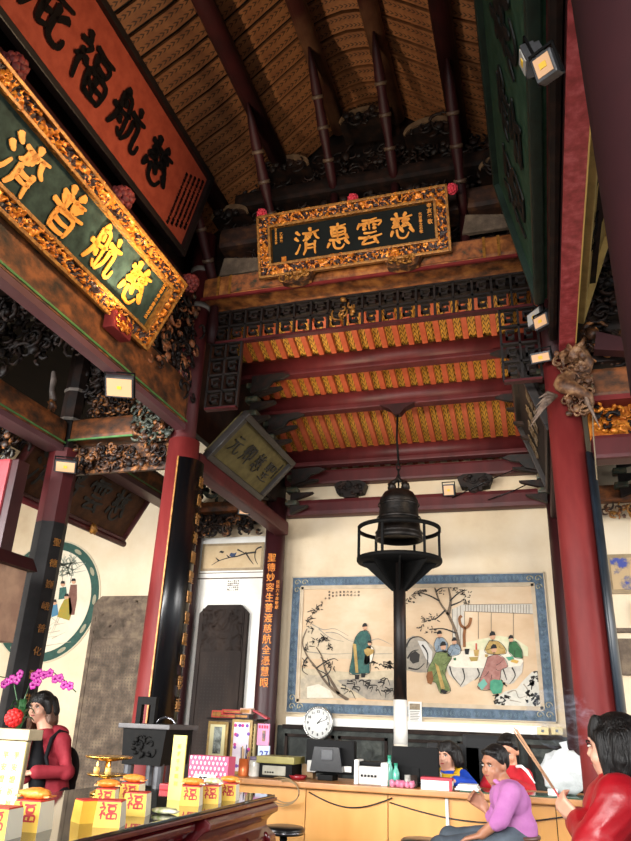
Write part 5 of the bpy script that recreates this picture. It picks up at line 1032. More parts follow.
fubox(191, 805, .09, 'yellow gift box by the pale yellow strip', rot=14)
fubox(211, 803, .085, 'yellow gift box in the middle of the right three', rot=14, top='green')
fubox(229, 800, .085, 'yellow gift box nearest the altar end', rot=10)
fubox(-2, 838, .1, 'yellow gift box cut off at the left edge', rot=8, top=None)
p = at(165, 814, 2, AZ); t = thing('snack_packet', 'flat white and green snack packet lying on the glass altar top', 'snack packet', p); MB().ball((p.x, p.y, p.z+.012), .055, 8, 0, (1.1, .7, .22), lump=.3).build('wrapper', mat('wrap_green', ''), t)
# tall cards
def card(label, x0, x1, yt, Y, z0, col, txt, s, lean=0):
    a = A(x0, yt, Y); b = A(x1, yt, Y); t = thing('paper_card', label, 'card', (a.x, Y, z0)); MB().box((a.x, Y, z0), (b.x, Y+.01, a.z), 0, .001).build('card', col, t)
    if txt:
        for j in range(2 if b.x-a.x > .09 else 1):
            g = glyphs(txt, s, ext=.0005, bold=.0, vertical=True, pitch=1.5); g.v = [v+V((b.x-.035-.05*j, Y-.002, a.z-.05)) for v in g.v]; g.build('gold_text', mat('pale_gold_ink', 'c8a838', rough=.6), t)
    return t
card('tall cream card with pale gold text at the left edge of the altar', -8, 27, 740, 2.6, AZ, mat('card_cream', 'f0e4b0', 'e8d890', 3, .6), '平安燈祈福消災', .028)
card('narrow pale yellow card standing by the pink dotted box', 174, 187, 735, 3.5, AZ, mat('card_yellow', 'e8d878', 'dccc68', 4, .5), '祈求平安順利', .022)
a = A(190, 755, 3.92); b = A(229, 755, 3.92); t = thing('fortune_box', 'pink box with white dots and a white label near the altar end', 'box', (a.x, 3.9, AZ))
MB().box((a.x, 3.92, AZ), (b.x, 4.02, a.z), 0, .003).build('box_body', mat('boxpink', 'd04c70', rough=.5), t); m = MB(); w_ = b.x-a.x
for i in range(9):
    for j in range(7): m.ball((a.x+w_*(i+.5+.5*(j % 2))/9.6, 3.918, AZ+.02+(a.z-AZ-.03)*j/6), .007, 4, 0, (1, .15, 1.3))
m.build('white_dots', mat('dotwhite', 'f0c8d4', rough=.5), t); MB().box((a.x+.04, 3.912, AZ), (a.x+w_*.72, 3.918, a.z-.09)).build('label_card', white, t)
g = glyphs('解籤', .06, ext=.0006, bold=.02, pitch=.0, vertical=True) if False else glyphs('解籤', .055, ext=.0006, bold=.02, vertical=True, pitch=.95); g.v = [v+V((a.x+w_*.4, 3.91, a.z-.125)) for v in g.v]; g.build('label_text', ink, t)
p = A(205, 785, 4.0)
tag(MB().box((a.x-.17, 3.93, AZ), (a.x-.02, 4.05, AZ+.03), 0, .004).build('red_tray', mat('trayred', 'c02c34', rough=.4)), 'small bright red tray left of the pink dotted box', 'tray')
# stacked gold offering plates with candles
p = A(104, 795, 3.5); cx_, cy_ = p.x, 3.5
t = thing('candle_stand', 'two tier gold plate stand with small glowing candles', 'candle stand', (cx_, cy_, AZ))
MB().lathe([(.07, 0), (.07, .01), (.02, .04), (.016, .07), (.02, .075), (.09, .085), (.1, .095), (.088, .093), (.02, .088), (.014, .1), (.014, .15), (.11, .165), (.12, .175), (.108, .173), (.01, .168)], (cx_, cy_, AZ), 32).build('plates', gold, t)
fl_ = mat('candle_flame', 'ffb860', emit=6)
for dx, z in ((-.03, .1), (.035, .1)):
    MB().lathe([(.014, 0), (.014, .03), (.001, .03)], (cx_+dx, cy_-.05, AZ+z-.005), 12).build('candle', mat('wax', 'e8c878', rough=.4), t); MB().lathe([(.001, 0), (.006, .008), (.001, .024)], (cx_+dx, cy_-.05, AZ+z+.027), 8).build('flame', fl_, t)
# black offering box on legs
Yb = 4.62; a = A(119, 762, Yb); b = A(163, 762, Yb); zt = A(150, 729, Yb).z; xa, xb = a.x, b.x
t = thing('incense_box', 'black iron incense box on fluted legs with an upright loop handle', 'incense burner', ((xa+xb)/2, Yb, 0))
MB().prism([(xa+.02, a.z-.01), (xb-.02, a.z-.01), (xb, zt), (xa, zt)], Yb, Yb+.4).build('tank', iron, t); MB().box((xa-.03, Yb-.02, zt), (xb+.03, Yb+.42, zt+.03), 0, .006).build('rim_top', mat('slate_top', '3c3838', '545050', 8, .5), t)
x = xa+.14; m = MB()
for q in ((x-.07, x-.035), (x+.035, x+.07)): m.box((q[0], Yb+.02, zt+.02), (q[1], Yb+.06, zt+.151))
m.box((x-.07, Yb+.02, zt+.15), (x+.07, Yb+.06, zt+.2)); m.build('loop_handle', iron, t)
m = MB(); m.tube([(x+.12+.07*cos(w), Yb+.1, zt+.03+.045*sin(w)) for w in [pi*k/10 for k in range(11)]], .008, 8); m.build('wire_bail', mat('chrome', '8c8c90', rough=.2, metal=.9), t)
for x in (xa+.05, xb-.05):
    for y in (Yb+.05, Yb+.35):
        MB().lathe([(.035, 0), (.03, .1), (.026, .5), (.034, a.z)], (x, y, 0), 10, sm=False).build('fluted_leg', mat('leg_grey', '2a2a2c', '4c4c50', 12, .4), t)
m = MB(); carve(m, ((xa+xb)/2-.08, Yb-.012, a.z+.05), ((xa+xb)/2+.06, Yb-.004, zt-.06), 16, 8, .03, .006); m.build('cast_ornament', iron, t)
# left pedestal, crepe flower, orchid
p0_ = A(27, 740, 2.62); q0_ = A(-10, 728, 2.7)
t = thing('pedestal_box', 'beige stone box rim at the far left behind the cream card', 'box', (p0_.x, 2.7, AZ)); MB().box((p0_.x-.4, 2.65, AZ), (p0_.x-.03, 2.69, A(20, 740, 2.7).z), 0, .005).build('box_body', mat('beige_stone', 'a89878', 'c0b090', 8, .6), t); MB().box((p0_.x-.42, 2.62, A(20, 740, 2.65).z), (p0_.x+.005, 2.71, A(20, 729, 2.65).z), 0, .005).build('rim', mat('beige_stone', ''), t)
pompom('bright red crepe flower ball on the beige box rim', A(14, 718, 2.7), .036, mat('crepe_bright', 'b80c10', 'd82822', 30, .6), 40)
t = thing('potted_orchid', 'magenta orchid with arching flower sprays beside the octagonal pillar', 'orchid', (-3.98, 4.75, 0)); lf = mat('leaf_green', '24482c', '3c6c3c', 8, .4)
pc = A(17, 735, 4.75)
MB().lathe([(.09, 0), (.11, .2), (.12, .22), (.1, .22), (.09, .02)], (pc.x, 4.75, pc.z-.22), 20).build('pot', white, t)
MB().lathe([(.14, 0), (.14, .03), (.03, .06), (.03, pc.z-.26), (.14, pc.z-.23), (.14, pc.z-.22)], (pc.x, 4.75, 0), 20).build('pot_stand', carved, t)
R = random.Random(3)
for k in range(16):
    w = R.uniform(0, 6.28); L = R.uniform(.06, .13); a_ = V((pc.x, 4.75, pc.z)); d = V((cos(w), .5*sin(w), 0)); h = R.uniform(.08, .26); vs = []
    for i in range(7):
        s_ = i/6; c_ = a_+d*L*s_*(.3+.7*s_)+V((0, 0, h*sin(s_*2.2))); wd = .025*sin(pi*min(1, s_*.9+.08)); nn = V((-d.y, d.x, 0)).normalized(); vs += [c_+nn*wd, c_+V((0, 0, -.006)), c_-nn*wd]
    MB().add(vs, [(3*i+j, 3*i+j+1, 3*i+j+4, 3*i+j+3) for i in range(6) for j in (0, 1)], 0, True).build('leaf', lf, t, fixn=False)
for sp, fl in (([(17, 735), (24, 700), (33, 676), (50, 670), (64, 680), (76, 692)], [(34, 676), (39, 673), (44, 675), (50, 673), (55, 679), (60, 678), (64, 685), (70, 686), (33, 685), (38, 682)]), ([(17, 735), (18, 705), (14, 684), (8, 678), (-4, 676)], [(17, 680), (12, 679), (7, 682), (20, 674), (4, 684)])):
    MB().tube([A(x, y, 4.75) for x, y in sp], .004, 6).build('flower_stem', lf, t)
    for j, (x, y) in enumerate(fl):
        c_ = A(x, y, 4.72); m = MB()
        for k in range(5):
            w = 2*pi*k/5+j; m.ball(c_+V((cos(w)*.017, 0, sin(w)*.017)), .017, 5, 0, (1, .35, 1))
        m.ball(c_+V((0, -.01, 0)), .008, 5); m.build('flower', mat('magenta', '820a68', 'a81c86', 40, .5), t)
# ------------------------------------------------------------------ floodlights
def flood(label, p, tgt, w_=.16, h=.12, on=3, col='ffe0b0'):
    t = thing('floodlight', label, 'floodlight', p); d = (V(tgt)-V(p)).normalized(); M_ = frameM(p, d.cross(V((0, 0, 1))), (d.cross(V((0, 0, 1)))).cross(d)); 
    m = MB(); m.box((-w_/2, -.03, -h/2), (w_/2, .03, h/2), 0, .008, M_)
    for k in range(6): m.box((-w_/2+w_*(k+.5)/6-.004, -.05, -h/2+.01), (-w_/2+w_*(k+.5)/6+.004, -.03, h/2-.01), M=M_)
    m.build('housing', mat('flood_grey', '2c2c2e', '4c4c4e', 9, .4), t)
    m = MB().box((-w_/2+.012, .028, -h/2+.012), (w_/2-.012, .034, h/2-.012), M=M_); m.build('lens', mat('lens_%s' % on, 'c89c74', emit=min(on, .5)) if on else mat('lens_off', 'b8b4ac', rough=.3), t)
    MB().box((-.015, .033, -.012), (.015, .037, .012), M=M_).build('led_chip', mat('chip', 'f0c040', rough=.4), t)
    m = MB(); m.box((-w_/2-.01, -.005, -h/2), (-w_/2, .005, h/2+.03), M=M_); m.box((w_/2, -.005, -h/2), (w_/2+.01, .005, h/2+.03), M=M_); m.box((-w_/2-.01, -.005, h/2+.02), (w_/2+.01, .005, h/2+.03), M=M_); m.build('yoke', iron, t)
    return t
flood('lit floodlight hanging under the left side beam above the short aisle beam', at(120, 386, 0, -2.78), (-1.5, 1, 0), .2, .16, 1.3)
flood('floodlight fixed on top of the octagonal pillar', A(66, 466, 5.0), (-2.5, 2.5, 1.4), .18, .11, .8)
flood('floodlight high at the right, back one of the upper pair', A(530, 60, 2.3), (-2.2, 2.2, 3.4), .1, .1, 0)
flood('floodlight high at the right, front one of the upper pair', A(547, 67, 2.15), (-1.2, 0, 2.6), .09, .1, .3)
flood('floodlight at the lower end of the dark green plaque, back one', A(537, 318, 4.9), (-2, 3.2, 4.2), .16, .12, 0)
flood('floodlight at the lower end of the dark green plaque, front one', A(543, 322, 4.8), (-2, 2.2, 3.5), .13, .1, .4)
flood('floodlight beside the column shoulder left of the carved dragon', A(541, 357, 5.0), (-.6, 1.4, 1.6), .15, .08, .6)
flood('small floodlight standing on the red tie beam above the mural', A(449, 490, 7.85), (-1, 4.5, 2.5), .13, .13, 1.2)
flood('small floodlight under the red tie beam near the arch carving', A(244, 510, 6.8), (-1, 3, 2), .12, .1, 1)
# ------------------------------------------------------------------ people
def blob(parts, vox, nm, m_, parent, smooth=6):
    mb = MB()
    for q in parts:
        if q[0] == 'e':      # ellipsoid: centre, radii, rotation matrix
            mb.ball((0, 0, 0), 1, 10, 0, q[2], (Matrix.Translation(V(q[1])) @ (q[3] if len(q) > 3 else Matrix())))
        else:                # tapered limb through points with radii
            P, Rr = q[1], q[2]; mb.tube(P, Rr, 12)
            for p, r in zip(P, Rr): mb.ball(p, r*.995, 7)
    me = bpy.data.meshes.new('tmp'); me.from_pydata(mb.v, [], mb.f); o = bpy.data.objects.new('tmp', me); COL.objects.link(o)
    rm = o.modifiers.new('r', 'REMESH'); rm.mode = 'VOXEL'; rm.voxel_size = vox; sm = o.modifiers.new('s', 'SMOOTH'); sm.factor = .5; sm.iterations = smooth
    me2 = bpy.data.meshes.new_from_object(o.evaluated_get(bpy.context.evaluated_depsgraph_get())); bpy.data.objects.remove(o)
    out = MB().add([v.co.copy() for v in me2.vertices], [list(p.vertices) for p in me2.polygons], 0, True)
    return out.build(nm, m_, parent, fixn=False)
def basis(d, up=(0, 0, 1)):
    f = V(d).normalized(); s = f.cross(V(up)).normalized(); u = s.cross(f); return s, f, u      # right, forward, up
def rotm(s, f, u): return Matrix(((s.x, f.x, u.x, 0), (s.y, f.y, u.y, 0), (s.z, f.z, u.z, 0), (0, 0, 0, 1)))
def handparts(w, d, pn, curl=.5, k=1.0, side=1):
    "wrist, finger direction, palm normal (towards the palm side), curl, side of the thumb"
    d = V(d).normalized(); pn = (V(pn)-d*V(pn).dot(d)).normalized(); s = d.cross(pn); w = V(w); P = []
    kn = w+d*.085*k
    for j in range(4): P.append(('l', [w+s*(j-1.5)*.012*k, kn+s*(j-1.5)*.019*k], [.015*k, .0115*k]))
    for j, L in enumerate((.066, .078, .072, .056)):
        a = kn+s*(j-1.5)*.02*k; b = a+(d*cos(curl)+pn*sin(curl))*L*.5*k; c = b+(d*cos(curl*2.1)+pn*sin(curl*2.1))*L*.5*k; P.append(('l', [a, b, c], [.0095*k, .0085*k, .007*k]))
    a = w+d*.025*k+s*side*.02*k*-1; b = a+(d*.7-s*side*.8+pn*.4).normalized()*.04*k; c = b+(d*.9+pn*.5-s*side*.1).normalized()*.035*k; P.append(('l', [a, b, c], [.014*k, .0105*k, .009*k]))
    return P
def person(label, hd, fd, J, skinm, garments, hair, hands, hk=1.0, lips='9c4a44', vox=.0075):
    t = thing('person', label, 'person', (J['pelvis'][0], J['pelvis'][1], 0)); hd = V(hd); s, f, u = basis(fd); Rm = rotm(s, f, u); k = hk
    H = lambda x, y, z: hd+s*x*k+f*y*k+u*z*k
    pr = [('e', H(0, -.008, .022), (.072*k, .09*k, .092*k), Rm), ('e', H(0, .03, -.04), (.056*k, .058*k, .07*k), Rm), ('e', H(0, .045, -.088), (.028*k, .03*k, .024*k), Rm),
          ('l', [H(0, .082, .012), H(0, .093, -.018)], [.007*k, .012*k]), ('e', H(.038, .052, -.03), (.024*k, .03*k, .03*k), Rm), ('e', H(-.038, .052, -.03), (.024*k, .03*k, .03*k), Rm), ('e', H(0, .07, .035), (.045*k, .018*k, .014*k), Rm), ('e', H(0, .076, -.05), (.022*k, .013*k, .014*k), Rm),
          ('e', H(.074, -.008, -.008), (.01*k, .018*k, .028*k), Rm), ('e', H(-.074, -.008, -.008), (.01*k, .018*k, .028*k), Rm),
          ('l', [H(0, -.02, -.06), J['neck']], [.05*k, .058*k])]
    pr += [('l', [J['neck'], J['chest'], J['pelvis']], [.05, .075, .085]), ('l', [J['sl'], J['chest'], J['sr']], [.036, .06, .036])]
    for q in 'lr':
        pr += [('l', [J['s'+q], J['e'+q], J['w'+q]], [.046, .036, .026]), ('l', [J['pelvis'], J['h'+q], J['k'+q], J['a'+q]], [.07, .062, .046, .036])]
        an = V(J['a'+q]); pr += [('l', [an, an+V(J.get('toe', (0, -1, 0)))*.16+V((0, 0, -.04))], [.04, .028])]
    for h in hands: pr += handparts(*h)
    blob(pr, vox, 'body', skinm, t, 4)
    for x in (-.032, .032):
        m = MB(); m.ball((0, 0, 0), 1, 8, 0, (.0125*k, .007*k, .0048*k), Matrix.Translation(H(x, .0795, .008)) @ Rm); m.build('eye', mat('eye_white', 'd8d0c8', rough=.3), t)
        m = MB(); m.ball((0, 0, 0), 1, 6, 0, (.0056*k, .004*k, .005*k), Matrix.Translation(H(x*1.02, .0835, .008)) @ Rm); m.build('iris', mat('iris', '140c08', rough=.2), t)
        m = MB(); m.tube([H(x-.018, .082, .02), H(x, .0885, .0265), H(x+.018, .082, .022)], .0028*k, 6); m.build('eyebrow', hairm, t)
        m = MB(); m.tube([H(x-.016, .081, .013), H(x, .0855, .0165), H(x+.016, .079, .012)], .0022*k, 6); m.build('eyelid', hairm, t)
    m = MB(); m.ball((0, 0, 0), 1, 8, 0, (.019*k, .005*k, .0055*k), Matrix.Translation(H(0, .0875, -.05)) @ Rm); m.build('lips', mat('lips'+lips, lips, rough=.4), t)
    for nm, parts, m_, vx in garments: blob(parts, vx, nm, m_, t, 5)
    hp = []
    for q in hair(H, k): hp.append(q if q[0] == 'l' else ('e', q[1], q[2], Rm))
    blob(hp, .008, 'hair', hairm, t, 3)
    return t, H, Rm
def fabric(n, a, b=None): return mat('fabric_'+n, a, b or a, 7, .75, bump=.35, bscale=12, spec=.3)
def sleeve(J, q, r0=.062, r1=.048, r2=.04, frac=.93):
    w = V(J['e'+q]).lerp(V(J['w'+q]), frac); return ('l', [J['s'+q], J['e'+q], w], [r0, r1, r2])
def torso(J, rc=.125, rp=.135, rn=.07, down=None):
    P = [V(J['neck'])+V((0, 0, -.03)), J['chest'], J['pelvis']]; R_ = [rn, rc, rp]
    if down: P.append(down); R_.append(rp*1.05)
    return [('l', P, R_), ('l', [J['sl'], V(J['sl']).lerp(V(J['chest']), .6), V(J['sr']).lerp(V(J['chest']), .6), J['sr']], [.06, .105, .105, .06])]
def trousers(J, r=(.125, .095, .07, .055)): return [('l', [J['pelvis'], J['h'+q], J['k'+q], V(J['a'+q])+V((0, 0, .02))], list(r)) for q in 'lr']
def shoes(J): return [('l', [V(J['a'+q])+V((0, 0, -.035)), V(J['a'+q])+V(J.get('toe', (0, -1, 0)))*.18+V((0, 0, -.045))], [.045, .035]) for q in 'lr']
short = lambda H, k: [('e', H(0, -.022, .047), (.081*k, .093*k, .083*k)), ('e', H(0, -.055, .015), (.072*k, .05*k, .06*k)), ('l', [H(-.05, .042, .082), H(0, .056, .09), H(.05, .042, .082)], [.018*k, .02*k, .018*k]), ('l', [H(.074, .01, .04), H(.078, .0, .01)], [.016*k, .009*k]), ('l', [H(-.074, .01, .04), H(-.078, .0, .01)], [.016*k, .009*k])]
def bob(L, back=.06):
    def g(H, k):
        P = [('e', H(0, -.02, .035), (.086*k, .096*k, .088*k))]+[('l', [H(x, .052*q, .1), H(x*1.05, .073*q, .066), H(x*1.05, .084*q, .034)], [.014*k, .012*k, .007*k]) for x, q in ((-.05, .72), (-.032, .9), (-.012, 1), (.01, 1), (.03, .9), (.05, .72))]
        for x in (-1, 1):
            P += [('l', [H(.078*x, .02, .04), H(.088*x, .012, -.03), H(.084*x, .01, -L)], [.026*k, .024*k, .018*k]), ('l', [H(.07*x, -.04, .03), H(.085*x, -.045, -.04), H(.08*x, -.04, -L-.01)], [.035*k, .036*k, .024*k])]
        P += [('l', [H(0, -.08, .03), H(0, -.1, -.04), H(0, -.09, -L-.015)], [.05*k, .052*k, .035*k]), ('l', [H(.045, -.07, .03), H(.055, -.085, -.04), H(.05, -.08, -L-.01)], [.05*k, .05*k, .032*k]), ('l', [H(-.045, -.07, .03), H(-.055, -.085, -.04), H(-.05, -.08, -L-.01)], [.05*k, .05*k, .032*k])]
        return P
    return g
# man in pink on the stool
Y = 4.72; jx = A(507, 815, Y).x
J = dict(neck=A(503, 783, Y), chest=A(510, 803, Y+.02), pelvis=V((A(516, 848, Y).x, Y, .84)), sl=A(511, 793, Y-.14), sr=A(503, 791, Y+.15), el=A(500, 820, Y-.2), wl=A(481, 835, Y-.17), er=A(493, 820, Y+.24), wr=A(485, 807, Y+.27), hl=V((A(512, 850, Y).x, Y-.09, .82)), hr=V((A(512, 850, Y).x, Y+.09, .82)), toe=(-1, -.1, 0))
J['kl'] = V((J['hl'].x-.38, Y-.13, .78)); J['kr'] = V((J['hr'].x-.36, Y+.14, .8)); J['al'] = V((J['kl'].x-.03, Y-.14, .36)); J['ar'] = V((J['kr'].x-.03, Y+.14, .36))
t, H, Rm = person('man in a pink long sleeved shirt seated on a stool, hand on thigh', A(495, 765, Y), (-.66, -.75, -.14), J, mat('skin_tan', 'a8745a', '9c684c', 9, .5),
  [('shirt', [('l', [V(J['neck'])+V((.01, 0, -.035)), V(J['chest'])+V((.02, 0, 0)), V(J['pelvis'])+V((.01, 0, .055))], [.058, .102, .12]), torso(J)[1]]+[sleeve(J, 'l', .06, .05, .044, .2), sleeve(J, 'r', .05, .04, .036, .3)], fabric('pink', 'a4609a', 'b474a8'), .009),
   ('jeans', trousers(J), fabric('denim', '3c444c', '545e68'), .011), ('shoes', shoes(J), plast, .01)],
  short, [(J['wl'], (-.92, 0, -.25), (-.1, 0, -1), .3, 1, 1), (J['wr'], (-.7, -.2, .5), (.3, -1, .1), .8, 1, -1)], .88)
N = V(J['neck']); blob([('l', [N+V((.052*cos(w)-.01, .06*sin(w), .005-.03*cos(w+.4))) for w in [2*pi*k/12 for k in range(13)]], [.013]*13)], .006, 'collar', fabric('pink', ''), t)
P_ = V(J['pelvis'])+V((0, 0, .035)); m = MB(); m.tube([P_+V((.127*cos(w), .13*sin(w), -.02)) for w in [2*pi*k/28 for k in range(29)]], .012, 8); m.build('belt', mat('belt', '4a3024', '5c3c2c', 9, .4), t)
# woman in blue behind the counter
Y = 6.25
J = dict(neck=A(448, 772, Y), chest=V((A(449, 790, Y).x, Y+.01, .92)), pelvis=V((A(450, 790, Y).x, Y+.08, .68)), sl=A(462, 777, Y+.02), sr=A(434, 778, Y+.0), el=V((A(474, 790, Y).x, Y-.12, 1.0)), wl=V((A(455, 790, 6.0).x, 5.98, 1.04)), er=V((A(424, 790, Y).x, Y-.14, .95)), wr=V((A(430, 785, 6.0).x, 5.98, 1.04)), toe=(0, -1, 0))
for q, sx in (('l', 1), ('r', -1)):
    J['h'+q] = J['pelvis']+V((.08*sx, -.02, -.02)); J['k'+q] = J['pelvis']+V((.1*sx, -.4, -.03)); J['a'+q] = V((J['k'+q].x, J['k'+q].y, .08))
t, H, Rm = person('woman in a blue jacket with yellow collar working behind the counter', A(447.5, 756, Y), (-.42, -.9, -.06), J, skinlt,
  [('jacket', torso(J, .12, .13)+[sleeve(J, 'l'), sleeve(J, 'r')], fabric('blue', '1440b0', '2050c4'), .009), ('trousers', trousers(J), fabric('navy', '14161c'), .012), ('shoes', shoes(J), plast, .012)],
  bob(.06), [(J['wl'], (-.6, -.7, -.1), (0, 0, -1), .35, .9, 1), (J['wr'], (.3, -.9, -.1), (0, 0, -1), .35, .9, -1)], .95, 'a83c3c')
N = V(J['neck']); blob([('l', [N+V((-.075, -.02, -.02)), N+V((-.02, -.075, -.035)), N+V((.06, -.07, -.03)), N+V((.1, 0, -.02)), N+V((.06, .05, .01)), N+V((-.05, .05, .01)), N+V((-.075, -.02, -.02))], [.026]*7), ('l', [N+V((.07, -.02, -.015)), J['sl']+V((-.01, 0, .04))], [.03, .03])], .007, 'yellow_collar', fabric('yellow', 'd8a820', 'e8bc30'), t)
m = MB(); m.tube([N+V((-.05, -.07, .0)), N+V((-.03, -.125, -.07)), N+V((-.02, -.14, -.1))], .005, 6); m.tube([N+V((.05, -.07, -.01)), N+V((.0, -.13, -.07)), N+V((-.02, -.14, -.1))], .005, 6); m.box((N.x-.07, N.y-.16, N.z-.18), (N.x+.03, N.y-.15, N.z-.1)); m.build('name_tag', white, t)
# person in red behind the man
Y = 6.35
J = dict(neck=A(510, 766, Y), chest=V((A(511, 785, Y).x, Y, .94)), pelvis=V((A(509, 790, Y).x, Y+.06, .68)), sl=A(525, 776, Y+.0), sr=A(492, 777, Y), el=V((A(531, 790, Y).x, Y-.12, .98)), wl=V((A(512, 790, 6.0).x, 6.0, 1.05)), er=V((A(485, 790, Y).x, Y-.14, .96)), wr=V((A(492, 790, 6.0).x, 6.0, 1.05)), toe=(0, -1, 0))
for q, sx in (('l', 1), ('r', -1)):
    J['h'+q] = J['pelvis']+V((.08*sx, -.02, -.02)); J['k'+q] = J['pelvis']+V((.1*sx, -.4, -.03)); J['a'+q] = V((J['k'+q].x, J['k'+q].y, .08))
t, H, Rm = person('person with short black hair in a red jacket bent behind the counter', A(508, 751, Y), (-.25, -.88, -.35), J, skin,
  [('jacket', torso(J, .125, .13)+[sleeve(J, 'l'), sleeve(J, 'r')], fabric('crimson', 'a81420', 'bc2430'), .009), ('trousers', trousers(J), fabric('navy', ''), .012), ('shoes', shoes(J), plast, .012)],
  short, [(J['wl'], (-.6, -.7, -.1), (0, 0, -1), .35, .9, 1), (J['wr'], (.3, -.9, -.1), (0, 0, -1), .35, .9, -1)], 1.0)
m = MB(); a_ = V(J['neck'])+V((.05, -.04, .0)); b_ = V(J['sl'])+V((.02, -.05, .035)); m.tube([a_, (a_+b_)/2+V((0, -.03, .02)), b_, b_+V((.045, -.03, -.08))], .012, 8); m.build('white_stripe', white, t)
# long haired woman standing at the left
Y = 5.0
def jw(x, y, yy=Y): return A(x, y, yy)
J = dict(neck=jw(46, 733), chest=jw(48, 752, Y+.02), pelvis=V((jw(48, 790).x, Y+.03, .86)), sl=jw(62, 742, Y-.02), sr=jw(32, 740, Y+.06), el=jw(67, 772, 4.93), wl=jw(34, 772, 4.75), er=jw(30, 772, 5.0), wr=jw(24, 778, 4.78), toe=(-.5, -.85, 0))
for q, sx in (('l', 1), ('r', -1)):
    J['h'+q] = J['pelvis']+V((.08*sx, -.0, -.04)); J['k'+q] = V((J['pelvis'].x+.09*sx, Y, .46)); J['a'+q] = V((J['pelvis'].x+.09*sx, Y+.03, .08))
lngp = lambda H, k: [('l', [H(.078, .0, -.1), H(.095, .02, -.19), H(.085, .03, -.25)], [.03, .03, .012]), ('l', [H(-.078, .0, -.1), H(-.095, .02, -.19), H(-.085, .03, -.26)], [.03, .028, .012])]
bp_ = jw(64, 768, 5.16)
t, H, Rm = person('young woman with long brown hair in a red hooded jacket at left', jw(41, 707), (-.05, -.98, -.14), J, skinlt,
  [('jacket', torso(J, .128, .135, .08, V(J['pelvis'])+V((0, 0, -.12)))+[sleeve(J, 'l', .07, .058, .048), sleeve(J, 'r', .068, .056, .046)], fabric('brick', '801c28', '942c36'), .009),
   ('hood', [('e', V(J['neck'])+V((.045, .07, -.0)), (.1, .075, .06)), ('l', [V(J['neck'])+V((-.09, .0, -.02)), V(J['neck'])+V((0, .06, .0)), V(J['neck'])+V((.1, .0, -.02))], [.03, .045, .03])], fabric('brick', ''), .009),
   ('black_top', [('l', [jw(38, 742, 4.91), jw(37, 762, 4.885), jw(37, 785, 4.885)], [.04, .062, .06])], fabric('black', '101014'), .009),
   ('trousers', trousers(J), fabric('black', ''), .012), ('shoes', shoes(J), plast, .012)],
  bob(.02), [(J['wl'], (-.9, -.35, -.15), (-.1, .3, -1), .5, .95, 1), (J['wr'], (-.8, -.5, .0), (0, .2, -1), .5, .95, -1)], .98, 'b05450')
hq = [('l', [H(.075*x, -.03+.02*j, -.0), H(.088*x, -.03+.03*j, -.1), H(.085*x, -.01+.03*j, -.24)], [.028, .03, .014]) for x in (-1, 1) for j in (0, 1)]+[('l', [H(.05*x, -.08, 0), H(.055*x, -.085, -.12), H(.05*x, -.07, -.2)], [.045, .042, .025]) for x in (-1, 1)]
blob(hq, .008, 'brown_hair_lengths', hairbr, t, 3)
t2 = thing('backpack', 'black backpack on the back of the woman in the red hooded jacket', 'backpack', bp_); blob([('e', bp_+V((0, .03, -.02)), (.1, .09, .17)), ('e', bp_+V((.0, .02, -.12)), (.1, .085, .08))], .01, 'bag_body', fabric('black', ''), t2)
m = MB(); s0 = V(J['sl']); m.tube([s0+V((-.03, .08, .055)), s0+V((-.035, -.0, .07)), s0+V((-.04, -.075, .02)), s0+V((-.03, -.12, -.1)), s0+V((.0, -.1, -.2)), s0+V((.07, .0, -.22))], .016, 8); m.build('strap', fabric('black', ''), t2)
# praying woman at the right
Y = 3.0
J = dict(neck=A(619, 782, Y), chest=A(624, 815, Y), pelvis=V((A(628, 841, Y).x, Y, .84)), sl=A(620, 800, Y-.16), sr=A(616, 796, Y+.16), el=A(596, 848, Y-.17), wl=A(579, 820, Y-.03), er=A(592, 838, Y+.16), wr=A(577, 819, Y+.05), toe=(-1, 0, 0))
for q, sy in (('l', -1), ('r', 1)):
    J['h'+q] = J['pelvis']+V((0, .085*sy, -.03)); J['k'+q] = V((J['pelvis'].x, Y+.09*sy, .45)); J['a'+q] = V((J['pelvis'].x+.02, Y+.09*sy, .08))
t, H, Rm = person('woman with a black bob in a shiny red coat praying with incense at right', A(615, 748, Y), (-.93, .36, -.06), J, skinlt,
  [('coat', torso(J, .14, .15, .085, V(J['pelvis'])+V((0, 0, -.15)))+[sleeve(J, 'l', .085, .08, .055, .8), sleeve(J, 'r', .085, .075, .055, .8)], mat('coat_red', '8c0a16', 'a81622', 4, .4, bump=.5, bscale=7), .009),
   ('trousers', trousers(J), fabric('black', ''), .012), ('shoes', shoes(J), plast, .012)],
  bob(.1), [(J['wl'], (-.72, .15, .65), (.45, .6, .35), .9, .85, -1), (J['wr'], (-.72, -.15, .65), (.45, -.6, .35), .9, .85, 1)], 1.0, 'a84848', .006)
m = MB(); w0 = V(J['wl']); m.tube([w0+V((.045, -.055, -.03)), w0+V((.02, -.075, -.09)), w0+V((-.01, -.09, -.2)), w0+V((-.02, -.09, -.34))], [.018, .024, .028, .03], 10); o = m.build('green_strap', mat('strapgreen', '8cb84c', 'a4cc64', 9, .5)); tag(o, 'pale green strap hanging from the forearm of the praying woman', 'strap')
hp = V(J['wl']).lerp(V(J['wr']), .5)+V((-.05, 0, .055)); tip = A(514, 731, Y)
